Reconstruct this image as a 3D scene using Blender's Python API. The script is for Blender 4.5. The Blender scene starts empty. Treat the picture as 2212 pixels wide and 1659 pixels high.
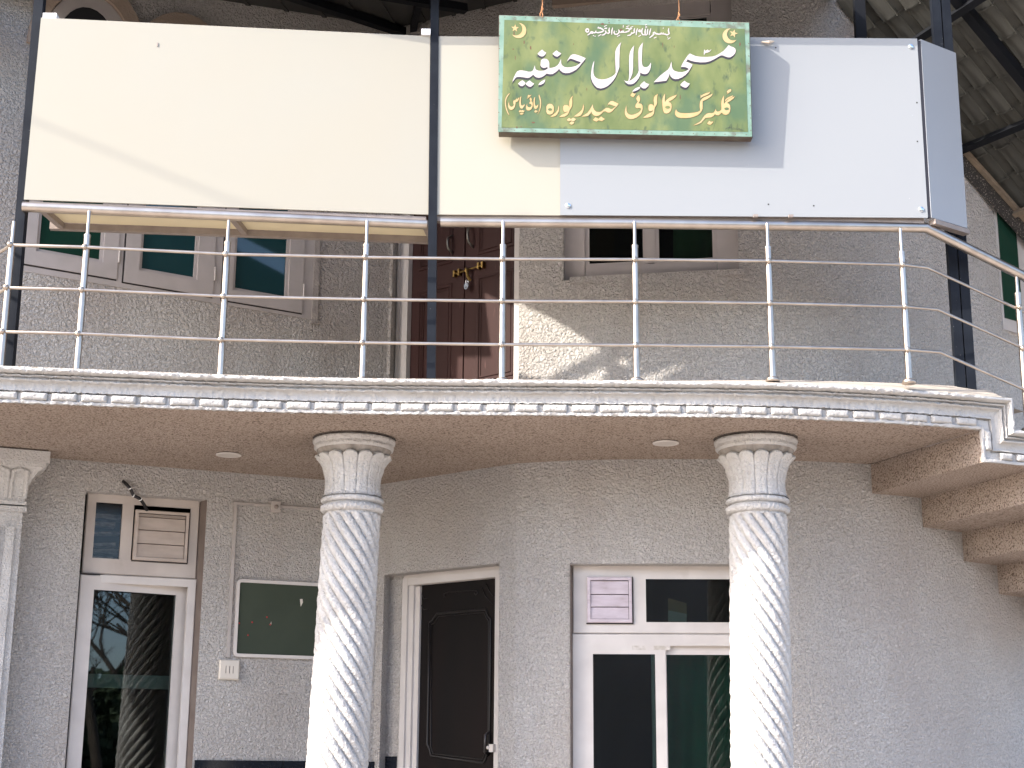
import bpy, math, random
from mathutils import Vector, Matrix, noise as mnoise
from mathutils.geometry import tessellate_polygon
random.seed(7)
R = math.radians
scene = bpy.context.scene
COL = scene.collection

# ------------------------------------------------------------------ camera
F = 3322.0; CX, CY = 1106.0, 829.5            # survey units: a 2212 x 1659 sheet
TH = math.atan(F/13214.0); RO = 0.0074; HC = 1.6
_r0 = Vector((1, 0, 0)); _f = Vector((0, math.cos(TH), math.sin(TH))); _u0 = Vector((0, -math.sin(TH), math.cos(TH)))
_r = _r0*math.cos(RO)+_u0*math.sin(RO); _u = _u0*math.cos(RO)-_r0*math.sin(RO)
CAM = Vector((0, 0, HC))
cd = bpy.data.cameras.new('camera'); cam = bpy.data.objects.new('camera', cd); COL.objects.link(cam)
cd.sensor_width = 36; cd.lens = 36*F/2212.0; cd.clip_start = .1; cd.clip_end = 400
m = Matrix((_r, _u, -_f)).transposed().to_4x4(); m.translation = CAM
cam.matrix_world = m
scene.camera = cam

# ------------------------------------------------------------------ sky and sun
SUN = Vector((-1.25, -0.64, 1.0)).normalized()
el = math.asin(SUN.z); az = math.atan2(SUN.x, SUN.y)
w = bpy.data.worlds.new("World"); scene.world = w; w.use_nodes = True
nt = w.node_tree; nt.nodes.clear()
sky = nt.nodes.new('ShaderNodeTexSky'); sky.sky_type = 'NISHITA'; sky.sun_disc = False
sky.sun_elevation = el; sky.sun_rotation = az; sky.air_density = .75; sky.dust_density = 2.2; sky.ozone_density = 1.0
bg = nt.nodes.new('ShaderNodeBackground'); bg.inputs[1].default_value = 0.15
wo = nt.nodes.new('ShaderNodeOutputWorld')
nt.links.new(sky.outputs[0], bg.inputs[0]); nt.links.new(bg.outputs[0], wo.inputs[0])
ld = bpy.data.lights.new('sun', 'SUN'); ld.energy = 2.0; ld.angle = R(0.53); ld.color = (1, .93, .83)
sun = bpy.data.objects.new('sun', ld); COL.objects.link(sun)
sun.rotation_euler = SUN.to_track_quat('Z', 'Y').to_euler(); sun.location = (-12, -6, 12)
vs = scene.view_settings
scene.display_settings.display_device = 'sRGB'
vs.view_transform = 'Standard'; vs.look = 'None'; vs.gamma = 1; vs.use_curve_mapping = False
vs.exposure = 2.08
scene.render.engine = 'CYCLES'
scene.cycles.max_bounces = 8; scene.cycles.diffuse_bounces = 5; scene.cycles.transparent_max_bounces = 12
scene.cycles.sample_clamp_indirect = 6

# ------------------------------------------------------------------ survey helpers: a sheet point on a known real surface
def ray(x, y): return _f*F+_r*(x-CX)-_u*(y-CY)
def on_z(x, y, z):
    d = ray(x, y); return CAM+d*((z-HC)/d.z)
def on_y(x, y, Y):
    d = ray(x, y); return CAM+d*(Y/d.y)
def on_plan(x, y, a, b):
    d = ray(x, y); n = Vector((b[1]-a[1], -(b[0]-a[0]), 0)); A = Vector((a[0], a[1], 0))
    t = n.dot(A-Vector((CAM.x, CAM.y, 0)))/n.dot(d); return CAM+d*t
def on_plane3(x, y, p, n):
    d = ray(x, y); return CAM+d*(n.dot(p-CAM)/n.dot(d))

# ------------------------------------------------------------------ materials
MAT = {}
def lin(c):
    return tuple((v/255/12.92 if v/255 <= .04045 else ((v/255+.055)/1.055)**2.4) for v in c)+(1,)
def mk(name, col, rough=.6, metal=0, spec=.5, col2=None, nscale=3, ndet=4, bump=None, bscale=60, bdist=.01, bdet=3, speck=None,
       stretch=None, coords='Object', coat=0, stain=None):
    if name in MAT: return MAT[name]
    mt = bpy.data.materials.new(name); mt.use_nodes = True; n = mt.node_tree.nodes; l = mt.node_tree.links
    b = n['Principled BSDF']; b.inputs['Roughness'].default_value = rough; b.inputs['Metallic'].default_value = metal
    b.inputs['Specular IOR Level'].default_value = spec
    if coat: b.inputs['Coat Weight'].default_value = coat
    col = tuple(col)[:3]+(1,)
    b.inputs['Base Color'].default_value = col
    tc = n.new('ShaderNodeTexCoord'); mp = n.new('ShaderNodeMapping'); l.new(tc.outputs[coords], mp.inputs[0])
    if stretch: mp.inputs['Scale'].default_value = stretch
    out = None
    if col2:
        nz = n.new('ShaderNodeTexNoise'); nz.inputs['Scale'].default_value = nscale; nz.inputs['Detail'].default_value = ndet
        l.new(mp.outputs[0], nz.inputs[0])
        rp = n.new('ShaderNodeMapRange'); rp.inputs[1].default_value = .35; rp.inputs[2].default_value = .68
        l.new(nz.outputs[0], rp.inputs[0])
        mx = n.new('ShaderNodeMix'); mx.data_type = 'RGBA'; l.new(rp.outputs[0], mx.inputs[0])
        mx.inputs[6].default_value = col; mx.inputs[7].default_value = tuple(col2)[:3]+(1,)
        out = mx.outputs[2]
    if speck:   # (colour, scale, threshold)
        nz = n.new('ShaderNodeTexNoise'); nz.inputs['Scale'].default_value = speck[1]; nz.inputs['Detail'].default_value = 2
        l.new(mp.outputs[0], nz.inputs[0])
        rp = n.new('ShaderNodeMapRange'); rp.inputs[1].default_value = speck[2]; rp.inputs[2].default_value = speck[2]+(speck[3] if len(speck) > 3 else .07)
        l.new(nz.outputs[0], rp.inputs[0])
        mx = n.new('ShaderNodeMix'); mx.data_type = 'RGBA'; l.new(rp.outputs[0], mx.inputs[0])
        if out: l.new(out, mx.inputs[6])
        else: mx.inputs[6].default_value = col
        mx.inputs[7].default_value = tuple(speck[0])[:3]+(1,); out = mx.outputs[2]
    if stain:   # (colour, scale, threshold, stretch)
        mp2 = n.new('ShaderNodeMapping'); l.new(tc.outputs[coords], mp2.inputs[0]); mp2.inputs['Scale'].default_value = stain[3]
        nz = n.new('ShaderNodeTexNoise'); nz.inputs['Scale'].default_value = stain[1]; nz.inputs['Detail'].default_value = 5
        l.new(mp2.outputs[0], nz.inputs[0])
        rp = n.new('ShaderNodeMapRange'); rp.inputs[1].default_value = stain[2]; rp.inputs[2].default_value = stain[2]+.14
        rp.inputs[4].default_value = .75
        l.new(nz.outputs[0], rp.inputs[0])
        mx = n.new('ShaderNodeMix'); mx.data_type = 'RGBA'; l.new(rp.outputs[0], mx.inputs[0])
        if out: l.new(out, mx.inputs[6])
        else: mx.inputs[6].default_value = col
        mx.inputs[7].default_value = tuple(stain[0])[:3]+(1,); out = mx.outputs[2]
    if out: l.new(out, b.inputs['Base Color'])
    if bump:
        nz = n.new('ShaderNodeTexNoise'); nz.inputs['Scale'].default_value = bscale; nz.inputs['Detail'].default_value = bdet
        nz.inputs['Roughness'].default_value = .55; nz.inputs['Distortion'].default_value = .6
        l.new(mp.outputs[0], nz.inputs[0])
        bp = n.new('ShaderNodeBump'); bp.inputs['Strength'].default_value = bump; bp.inputs['Distance'].default_value = bdist
        l.new(nz.outputs[0], bp.inputs['Height']); l.new(bp.outputs[0], b.inputs['Normal'])
    MAT[name] = mt; return mt

M_LOW = mk('stucco_ground_floor', (.66, .635, .61), .92, spec=.15, col2=(.60, .57, .545), nscale=1.3, bump=1, bscale=58, bdist=.055, bdet=4, speck=((.47, .445, .42), 90, .46, .24), stain=((.54, .50, .47), 1.3, .50, (1, 1, .5)))
M_UP = mk('stucco_upper_floor', (.70, .665, .63), .92, spec=.15, col2=(.60, .565, .535), nscale=1.1, bump=1, bscale=48, bdist=.060, bdet=4, speck=((.49, .46, .43), 80, .46, .24), stain=((.54, .49, .455), 1.6, .50, (1, 1, .5)))
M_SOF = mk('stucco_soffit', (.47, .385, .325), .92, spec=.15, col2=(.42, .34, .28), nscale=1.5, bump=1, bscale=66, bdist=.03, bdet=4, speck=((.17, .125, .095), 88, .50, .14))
M_WHT = mk('white_painted_stucco', (.44, .43, .415), .85, spec=.15, col2=(.395, .38, .36), nscale=4, bump=1, bscale=75, bdist=.008, bdet=3, speck=((.33, .31, .30), 24, .68))
M_WHT2 = mk('white_column_stucco', (.60, .59, .575), .85, spec=.2, col2=(.52, .505, .49), nscale=5, bump=1, bscale=70, bdist=.02, bdet=3)
M_GRM = mk('grimy_white_stucco', (.36, .33, .30), .9, spec=.2, col2=(.20, .18, .16), nscale=14, bump=1, bscale=80, bdist=.008)
M_TOP = mk('slab_top_cement', (.42, .37, .31), .85, col2=(.36, .31, .26), nscale=8, bump=.4, bscale=60, bdist=.004)
M_UPVC = mk('white_window_frame', (.60, .56, .525), .4, col2=(.53, .49, .46), nscale=6, bump=.1, bscale=20, bdist=.002, stain=((.42, .38, .34), 5, .66, (1, 1, .5)))
M_UPVSH = mk('shaded_window_frame', (.50, .445, .40), .45, col2=(.44, .385, .345), nscale=6, stain=((.33, .28, .24), 5, .62, (1, 1, .5)))  # darker copy of the frame paint: dimness near the soffit put into colour
M_WOODW = mk('painted_wood_frame', (.47, .43, .415), .55, col2=(.42, .385, .365), nscale=6, bump=.25, bscale=30, bdist=.003)
M_DWHT = mk('door_frame_paint', (.55, .52, .50), .5, col2=(.49, .46, .44), nscale=5, bump=.25, bscale=30, bdist=.003)
M_LOUV = mk('louvre_plastic', (.56, .49, .53), .5, col2=(.46, .39, .42), nscale=9, stretch=(1, 1, 3), stain=((.36, .29, .28), 9, .62, (1, 1, 3)))
M_LOUVB = mk('louvre_plastic_beige', (.46, .39, .34), .5, col2=(.38, .32, .275), nscale=7, stretch=(1, 1, 3))
M_DARK = mk('dark_gap', (.025, .022, .022), .8)
M_DOORG = mk('dark_brown_door', (.0045, .004, .0045), .5, spec=.12, col2=(.008, .005, .005), nscale=3, stretch=(1, 1, .2), bump=.15, bscale=40, bdist=.002)
M_DOORU = mk('maroon_door', (.046, .019, .017), .5, spec=.2, col2=(.032, .014, .013), nscale=4, stretch=(1, 1, .15), bump=.2, bscale=30, bdist=.003, speck=((.11, .055, .05), 40, .69))
M_STEEL = mk('brushed_steel', (.50, .445, .39), .36, 1, col2=(.40, .345, .30), nscale=9, bump=.08, bscale=60, bdist=.001)
M_STEELB = mk('dull_steel', (.50, .44, .38), .42, 1, col2=(.38, .32, .27), nscale=20)
M_BLK = mk('dark_blue_steel_paint', (.009, .011, .016), .6, spec=.08, col2=(.014, .017, .023), nscale=7, speck=((.20, .20, .20), 60, .73), bump=.1, bscale=40, bdist=.001)
M_BLK2 = mk('black_roof_steel', (.008, .009, .012), .6, spec=.15, col2=(.006, .007, .009), nscale=7, speck=((.2, .18, .15), 45, .75))
M_CREAM = mk('cream_panel', (.325, .302, .245), .42, col2=(.32, .305, .257), nscale=.8, stain=((.308, .287, .247), .9, .62, (1, 1, .4)))
M_CREAMB = mk('cream_underside', (.70, .62, .42), .5, col2=(.62, .55, .38), nscale=3)
M_WPAN = mk('white_panel', (.250, .262, .272), .4, spec=.3, col2=(.246, .257, .270), nscale=.9, speck=((.45, .44, .45), 38, .765))
M_GPAN = mk('grey_panel', (.29, .305, .325), .4, col2=(.28, .295, .315), nscale=1.2)
M_ALU = mk('grey_frame_bar', (.30, .255, .225), .55, .3, col2=(.24, .20, .18), nscale=12)
M_BRK = mk('white_bracket', (.8, .8, .8), .5)
M_GREEN = mk('sign_green', (.078, .110, .030), .58, col2=(.155, .178, .062), nscale=7, ndet=8, stretch=(1, 1, .55), bump=.12, bscale=25, bdist=.002,
             speck=((.03, .055, .028), 26, .60, .2), stain=((.045, .095, .048), 4.2, .48, (1.1, 1, .7)))
M_MINT = mk('sign_border_mint', (.12, .215, .165), .6, col2=(.185, .275, .225), nscale=14, stain=((.085, .08, .055), 13, .53, (1, 1, 1)))
M_RIM = mk('sign_rusty_edge', (.07, .045, .032), .8, col2=(.10, .085, .06), nscale=12)
M_LW = mk('letter_white', (.42, .38, .37), .5)
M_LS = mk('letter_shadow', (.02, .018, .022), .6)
M_LY = mk('letter_yellow', (.39, .28, .12), .5, col2=(.39, .31, .16), nscale=18)
M_LO = mk('letter_outline_ochre', (.13, .10, .03), .6)
M_RUST = mk('rust_spot', (.11, .05, .03), .8)
M_SIGN_INK = mk('signature_ink', (.03, .04, .035), .6)
M_WIRE = mk('rusty_wire', (.34, .16, .07), .8)
M_TILE = mk('grey_roof_tile', (.078, .077, .068), .8, spec=.2, col2=(.055, .054, .048), nscale=5, bump=.2, bscale=30, bdist=.003)
M_SHEET = mk('grey_roof_sheet', (.055, .055, .052), .7, spec=.2, col2=(.04, .04, .038), nscale=2)
M_SPK = mk('speckled_fascia', (.03, .027, .025), .6, speck=((.35, .30, .26), 90, .6))
M_TAN = mk('tan_steel_edge', (.26, .20, .145), .6, col2=(.18, .14, .10), nscale=15)
M_BOARD = mk('notice_board_felt', (.028, .040, .024), .75, col2=(.036, .048, .030), nscale=4, bump=.3, bscale=150, bdist=.001)
M_PLAS = mk('ivory_plastic', (.62, .57, .50), .4)
M_TRUNK = mk('painted_trunking', (.42, .385, .36), .7, col2=(.36, .33, .31), nscale=12, bump=.3, bscale=60, bdist=.003)
M_CABLE = mk('black_cable', (.01, .01, .012), .5)
M_BRASS = mk('brass', (.45, .30, .10), .35, 1, col2=(.25, .16, .06), nscale=60)
M_CHROME = mk('padlock_chrome', (.7, .74, .78), .22, 1)
M_GRAN = mk('black_granite', (.010, .012, .018), .12, speck=((.05, .055, .07), 120, .66))
M_CURT = mk('green_curtain', (.05, .30, .19), .9, col2=(.04, .24, .16), nscale=3)
M_CURT2 = mk('olive_curtain', (.22, .36, .19), .9, col2=(.16, .28, .14), nscale=3)
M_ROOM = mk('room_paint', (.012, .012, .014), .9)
M_PAVE = mk('pavement', (.50, .44, .38), .9, col2=(.44, .385, .33), nscale=.7, bump=.4, bscale=20, bdist=.01)
M_BARK = mk('bark', (.07, .055, .042), .9, col2=(.05, .04, .03), nscale=10)
M_LEAF = mk('hedge_leaf', (.04, .065, .03), .8, col2=(.025, .045, .02), nscale=2)
M_BRICK = mk('neighbour_render', (.30, .26, .23), .9, col2=(.24, .21, .18), nscale=1)
M_PAPER = mk('paper', (.62, .57, .5), .8)
M_PORNG = mk('poster_orange', (.42, .24, .12), .8)
M_PRED = mk('red_pin', (.35, .02, .02), .4)
M_GLOW = mk('lamp_diffuser', (.50, .46, .42), .4)

def mk_glass(name, tint, spec=.10, rough=.015):
    mt = bpy.data.materials.new(name); mt.use_nodes = True; n = mt.node_tree.nodes; l = mt.node_tree.links
    n.remove(n['Principled BSDF']); o = n['Material Output']
    tr = n.new('ShaderNodeBsdfTransparent'); tr.inputs[0].default_value = tint
    gl = n.new('ShaderNodeBsdfGlossy'); gl.inputs['Roughness'].default_value = rough; gl.inputs[0].default_value = (.95, .97, 1, 1)
    fr = n.new('ShaderNodeFresnel'); fr.inputs[0].default_value = 1.52
    ad = n.new('ShaderNodeMath'); ad.operation = 'ADD'; ad.inputs[1].default_value = spec; ad.use_clamp = True
    mx = n.new('ShaderNodeMixShader'); l.new(fr.outputs[0], ad.inputs[0]); l.new(ad.outputs[0], mx.inputs[0])
    l.new(tr.outputs[0], mx.inputs[1]); l.new(gl.outputs[0], mx.inputs[2]); l.new(mx.outputs[0], o.inputs[0])
    MAT[name] = mt; return mt
M_GL = mk_glass('tinted_glass', (.5, .58, .56, 1), .01)
M_GLU = mk('teal_window_glass', (.014, .052, .058), .04, spec=.7, col2=(.012, .045, .055), nscale=2)
M_GLG = mk('green_window_glass', (.010, .040, .028), .05, spec=.4)
M_GLD = mk_glass('dusty_glass', (.7, .7, .68, 1), -.02, .12)

# ------------------------------------------------------------------ mesh helpers
ORG = {}
class MB:
    def __init__(s): s.v = []; s.f = []
    def add(s, vs, fs):
        o = len(s.v); s.v += [tuple(v) for v in vs]; s.f += [tuple(i+o for i in f) for f in fs]; return s
    def box8(s, p):   # p: 8 points, bottom loop 0-3, top loop 4-7
        return s.add(p, [(0, 3, 2, 1), (4, 5, 6, 7), (0, 1, 5, 4), (1, 2, 6, 5), (2, 3, 7, 6), (3, 0, 4, 7)])
    def box(s, x0, x1, y0, y1, z0, z1):
        return s.box8([(x0, y0, z0), (x1, y0, z0), (x1, y1, z0), (x0, y1, z0), (x0, y0, z1), (x1, y0, z1), (x1, y1, z1), (x0, y1, z1)])
    def beam(s, a, b, w, h, up=Vector((0, 0, 1))):
        a = Vector(a); b = Vector(b); d = (b-a).normalized(); sd = d.cross(up).normalized(); uu = sd.cross(d).normalized()
        q = []
        for c in (a, b):
            for i, j in ((-1, -1), (1, -1), (1, 1), (-1, 1)): q.append(c+sd*(i*w/2)+uu*(j*h/2))
        return s.add(q, [(3, 2, 1, 0), (4, 5, 6, 7), (0, 1, 5, 4), (1, 2, 6, 5), (2, 3, 7, 6), (3, 0, 4, 7)])
    def tube(s, pts, r, seg=12, cap=True):
        pts = [Vector(p) for p in pts]; n = len(pts); rs = r if isinstance(r, (list, tuple)) else [r]*n
        base = len(s.v); prev = None
        for i, p in enumerate(pts):
            if i == 0: d = pts[1]-pts[0]; k = 1
            elif i == n-1: d = pts[-1]-pts[-2]; k = 1
            else:
                a = (pts[i]-pts[i-1]).normalized(); b = (pts[i+1]-pts[i]).normalized(); d = a+b
                k = 1/max(.4, math.cos(a.angle(b)/2)) if a.angle(b) > .01 else 1
            d.normalize()
            if prev is None:
                up = Vector((0, 0, 1)) if abs(d.z) < .9 else Vector((0, 1, 0)); X = d.cross(up).normalized()
            else: X = (prev-d*prev.dot(d)).normalized()
            prev = X; Y = d.cross(X)
            for j in range(seg):
                t = 2*math.pi*j/seg; s.v.append(tuple(p+(X*math.cos(t)+Y*math.sin(t))*rs[i]*(k if 0 < i < n-1 else 1)))
        for i in range(n-1):
            for j in range(seg):
                a = base+i*seg+j; b = base+i*seg+(j+1) % seg
                s.f.append((a, b, b+seg, a+seg))
        if cap:
            s.f.append(tuple(base+j for j in range(seg))[::-1]); s.f.append(tuple(base+(n-1)*seg+j for j in range(seg)))
        return s
    def sphere(s, c, r, u=12, v=8):
        c = Vector(c); base = len(s.v)
        for i in range(v+1):
            a = math.pi*i/v
            for j in range(u):
                b = 2*math.pi*j/u; s.v.append(tuple(c+Vector((math.sin(a)*math.cos(b), math.sin(a)*math.sin(b), math.cos(a)))*r))
        for i in range(v):
            for j in range(u):
                a = base+i*u+j; b = base+i*u+(j+1) % u; s.f.append((a, a+u, b+u, b))
        return s
    def prism(s, pts, off):   # planar polygon pts (3D) extruded by vector off
        n = len(pts); P = [Vector(p) for p in pts]; off = Vector(off)
        tris = tessellate_polygon([P]); base = len(s.v)
        s.v += [tuple(p) for p in P]+[tuple(p+off) for p in P]
        for t in tris:
            s.f.append(tuple(base+i for i in t)); s.f.append(tuple(base+n+i for i in reversed(t)))
        for i in range(n):
            j = (i+1) % n; s.f.append((base+i, base+j, base+n+j, base+n+i))
        return s
def root(name, label, cat, loc, group=None):
    o = bpy.data.objects.new(name, None); COL.objects.link(o); o.location = loc; o.empty_display_size = .2
    o['label'] = label; o['category'] = cat
    if group: o['group'] = group
    ORG[o.name] = Vector(loc); return o
def part(name, mb, mat, parent=None, smooth=False, label=None, stuff=False, sharp=None, mats=None):
    """mesh in world coordinates, linked under its thing"""
    org = ORG[parent.name] if parent else Vector((0, 0, 0))
    me = bpy.data.meshes.new(name); me.from_pydata([tuple(Vector(v)-org) for v in mb.v], [], mb.f); me.materials.append(mat)
    if smooth:
        me.polygons.foreach_set('use_smooth', [True]*len(me.polygons))
        if sharp:
            try: me.set_sharp_from_angle(angle=R(sharp))
            except Exception: pass
    me.update(); o = bpy.data.objects.new(name, me); COL.objects.link(o)
    if parent: o.parent = parent
    ORG[o.name] = org
    if label: o['label'] = label
    if stuff: o['kind'] = 'stuff'
    return o
def single(name, mb, mat, label, cat, loc, group=None, smooth=False):
    me = bpy.data.meshes.new(name); L = Vector(loc); me.from_pydata([tuple(Vector(v)-L) for v in mb.v], [], mb.f); me.materials.append(mat)
    if smooth: me.polygons.foreach_set('use_smooth', [True]*len(me.polygons))
    o = bpy.data.objects.new(name, me); COL.objects.link(o); o.location = L; ORG[o.name] = L
    o['label'] = label; o['category'] = cat
    if group: o['group'] = group
    return o
def inst(src, mat, parent):
    o = src.copy(); COL.objects.link(o); o.parent = parent; o.matrix_local = mat; return o
def structure(name, mb, mat):
    o = part(name, mb, mat); o['kind'] = 'structure'; return o

class Fr:   # a vertical local frame: t along the wall, z up, d proud of the wall towards the street
    def __init__(s, a, b):
        s.a = Vector((a[0], a[1], 0)); s.b = Vector((b[0], b[1], 0)); s.t = (s.b-s.a).normalized(); s.n = Vector((s.t.y, -s.t.x, 0))
    def P(s, t, z, d=0): return s.a+s.t*t+s.n*d+Vector((0, 0, z))
    def px(s, x, y, d=0):
        o = s.a+s.n*d; q = on_plan(x, y, (o.x, o.y), (o.x+s.t.x, o.y+s.t.y)); return (q-o).dot(s.t), q.z
    def box(s, mb, t0, t1, z0, z1, d0, d1):
        return mb.box8([s.P(t0, z0, d1), s.P(t1, z0, d1), s.P(t1, z0, d0), s.P(t0, z0, d0), s.P(t0, z1, d1), s.P(t1, z1, d1), s.P(t1, z1, d0), s.P(t0, z1, d0)])
    def frame(s, mb, t0, t1, z0, z1, w, d0, d1, wb=None, wt=None, bev=.006):
        """mitred rectangular frame: four bars with bevelled front edges"""
        wb = w if wb is None else wb; wt = w if wt is None else wt
        O = [(t0, z0), (t1, z0), (t1, z1), (t0, z1)]; I = [(t0+w, z0+wb), (t1-w, z0+wb), (t1-w, z1-wt), (t0+w, z1-wt)]
        def ins(q, k):
            cx = (t0+t1)/2; cz = (z0+z1)/2
            return [(x+math.copysign(k, cx-x), z+math.copysign(k, cz-z)) for x, z in q]
        loops = [(O, d0), (O, d1-bev), (ins(O, bev), d1), (ins(I, -bev), d1), (I, d1-bev), (I, d0)]
        base = len(mb.v)
        for q, d in loops:
            for t, z in q: mb.v.append(tuple(s.P(t, z, d)))
        for i in range(len(loops)-1):
            for j in range(4):
                k = (j+1) % 4; mb.f.append((base+i*4+j, base+i*4+k, base+i*4+4+k, base+i*4+4+j))
        for j in range(4):
            k = (j+1) % 4; mb.f.append((base+20+j, base+20+k, base+k, base+j))
        return mb
    def quad(s, mb, t0, t1, z0, z1, d):
        return mb.add([s.P(t0, z0, d), s.P(t1, z0, d), s.P(t1, z1, d), s.P(t0, z1, d)], [(0, 1, 2, 3)])

ZS = 3.607          # soffit of the balcony
ZT = 3.80           # top of the balcony slab
ZF = 0.8            # porch floor

# ------------------------------------------------------------------ plans
FRONT = [(-6.5, 8.2), (-4.5, 8.33), (-3.6, 8.43), (-2.909, 8.508), (-2.144, 8.61), (-1.425, 8.70), (-.825, 8.735), (0.028, 8.74), (.795, 8.742), (1.49, 8.765), (2.032, 8.84), (2.467, 8.935), (2.814, 9.034), (3.3, 9.20), (3.8, 9.42), (4.4, 9.75)]
def smoothcurve(P, n=6):
    out = []
    for i in range(len(P)-1):
        p0 = P[max(i-1, 0)]; p1 = P[i]; p2 = P[i+1]; p3 = P[min(i+2, len(P)-1)]
        for k in range(n):
            t = k/n
            out.append(tuple(.5*((2*p1[c])+(-p0[c]+p2[c])*t+(2*p0[c]-5*p1[c]+4*p2[c]-p3[c])*t*t+(-p0[c]+3*p1[c]-3*p2[c]+p3[c])*t**3) for c in (0, 1)))
    out.append(tuple(P[-1])); return out
class Curve:
    def __init__(s, P):
        s.P = [Vector((p[0], p[1], 0)) for p in P]; s.L = [0]
        for i in range(1, len(s.P)): s.L.append(s.L[-1]+(s.P[i]-s.P[i-1]).length)
    def at(s, u):
        i = 0
        if u >= s.L[-1]: i = len(s.P)-2
        else:
            while i < len(s.P)-2 and s.L[i+1] < u: i += 1
        d = (s.P[i+1]-s.P[i]); l = d.length; d = d/l; p = s.P[i]+d*(u-s.L[i])
        # smoothed tangent
        t = (u-s.L[i])/l; a = s.P[max(i-1, 0)]; b = s.P[min(i+2, len(s.P)-1)]
        d1 = (s.P[i+1]-a).normalized(); d2 = (b-s.P[i]).normalized(); dd = (d1*(1-t)+d2*t).normalized()
        return p, dd, Vector((dd.y, -dd.x, 0))
    def u_of(s, x, y):
        q = Vector((x, y, 0)); best = (1e9, 0)
        for i in range(len(s.P)-1):
            d = s.P[i+1]-s.P[i]; t = max(0, min(1, (q-s.P[i]).dot(d)/d.length_squared)); e = (s.P[i]+d*t-q).length
            if e < best[0]: best = (e, s.L[i]+t*d.length)
        return best[1]
FC = Curve(smoothcurve(FRONT))
LW0, LW1 = (-3.155, 10.09), (-.95, 11.0)          # ground floor left wall
DW0, DW1 = (-.95, 11.0), (.035, 10.175)
LOWP = [(-6, 8.9), (-3.6, 9.87), (-3.155, 10.09), (-.95, 11.0), (.035, 10.175)]+smoothcurve([(.035, 10.175), (.447, 10.055), (.9, 10.0), (1.365, 9.985), (1.9, 10.02), (2.391, 10.117), (2.75, 10.27), (3.1, 10.5), (3.6, 10.9), (4.3, 11.7), (5, 12.8)], 4)[1:]
UL0, UL1 = (-3.25, 9.64), (-.93, 11.05)
UD0, UD1 = (-.93, 11.05), (.045, 10.22)
UPP = [(-6.5, 8.0), (-3.62, 9.35), (-3.25, 9.64), (-.93, 11.05), (.045, 10.22)]+smoothcurve([(.045, 10.22), (.35, 10.12), (.92, 9.98), (1.5, 9.90), (2.1, 10.0), (2.6, 10.26), (3.1, 10.62), (3.7, 11.06), (4.3, 11.8), (5, 12.9)], 4)[1:]
LC = Curve(LOWP); UC = Curve(UPP)

# ------------------------------------------------------------------ the building
B = root('mosque_building', 'grey stucco two storey building with curved walls, white twisted columns and a balcony slab', 'building', (0, 10, .0))
def wall(name, cv, z0, z1, opens, mat, reveal=.14, rmat=None, dist=0):
    """opens: (u0,u1,z0,z1)"""
    us = set(round(l, 5) for l in cv.L)
    zs = {z0, z1}
    for o in opens: us |= {o[0], o[1]}; zs |= {o[2], o[3]}
    us = sorted(us); uu = []
    for a, b in zip(us, us[1:]):
        if b-a < 1e-4: continue
        k = max(1, int((b-a)/.4)); uu += [a+(b-a)*i/k for i in range(k)]
    uu.append(us[-1]); zs = sorted(zs); mb = MB(); base = 0
    pos = {}
    def vid(i, j):
        if (i, j) not in pos: pos[(i, j)] = len(mb.v); p = cv.at(uu[i])[0]; mb.v.append((p.x, p.y, zs[j]))
        return pos[(i, j)]
    for i in range(len(uu)-1):
        um = (uu[i]+uu[i+1])/2
        for j in range(len(zs)-1):
            zm = (zs[j]+zs[j+1])/2
            if any(o[0] < um < o[1] and o[2] < zm < o[3] for o in opens): continue
            mb.f.append((vid(i, j), vid(i+1, j), vid(i+1, j+1), vid(i, j+1)))
    for o in opens:   # reveals follow the wall
        ul = [u for u in uu if o[0]-1e-6 <= u <= o[1]+1e-6]
        mid = cv.at((o[0]+o[1])/2)[2]
        P0 = [cv.at(u)[0] for u in ul]; P1 = [p-mid*reveal for p in P0]
        for zc in (o[2], o[3]):
            for a in range(len(ul)-1):
                mb.add([(P0[a].x, P0[a].y, zc), (P0[a+1].x, P0[a+1].y, zc), (P1[a+1].x, P1[a+1].y, zc), (P1[a].x, P1[a].y, zc)], [(0, 1, 2, 3)])
        for a in (0, -1):
            mb.add([(P0[a].x, P0[a].y, o[2]), (P1[a].x, P1[a].y, o[2]), (P1[a].x, P1[a].y, o[3]), (P0[a].x, P0[a].y, o[3])], [(0, 1, 2, 3)])
    return part(name, mb, mat, B)

LF = Fr(LW0, LW1); DF = Fr(DW0, DW1); UF = Fr(UL0, UL1); UDF = Fr(UD0, UD1)
a_ = on_plan(1237, 1400, (.035, 10.175), (.447, 10.055)); 
RF = Fr((.40, 10.055), (1.75, 10.0))      # chord of the bulging ground floor wall, right window
WF = Fr((.30, 10.105), (1.50, 9.885))     # chord for the upper window
ul = lambda fr, cv, t: cv.u_of(*(fr.P(t, 0)[:2]))
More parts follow.
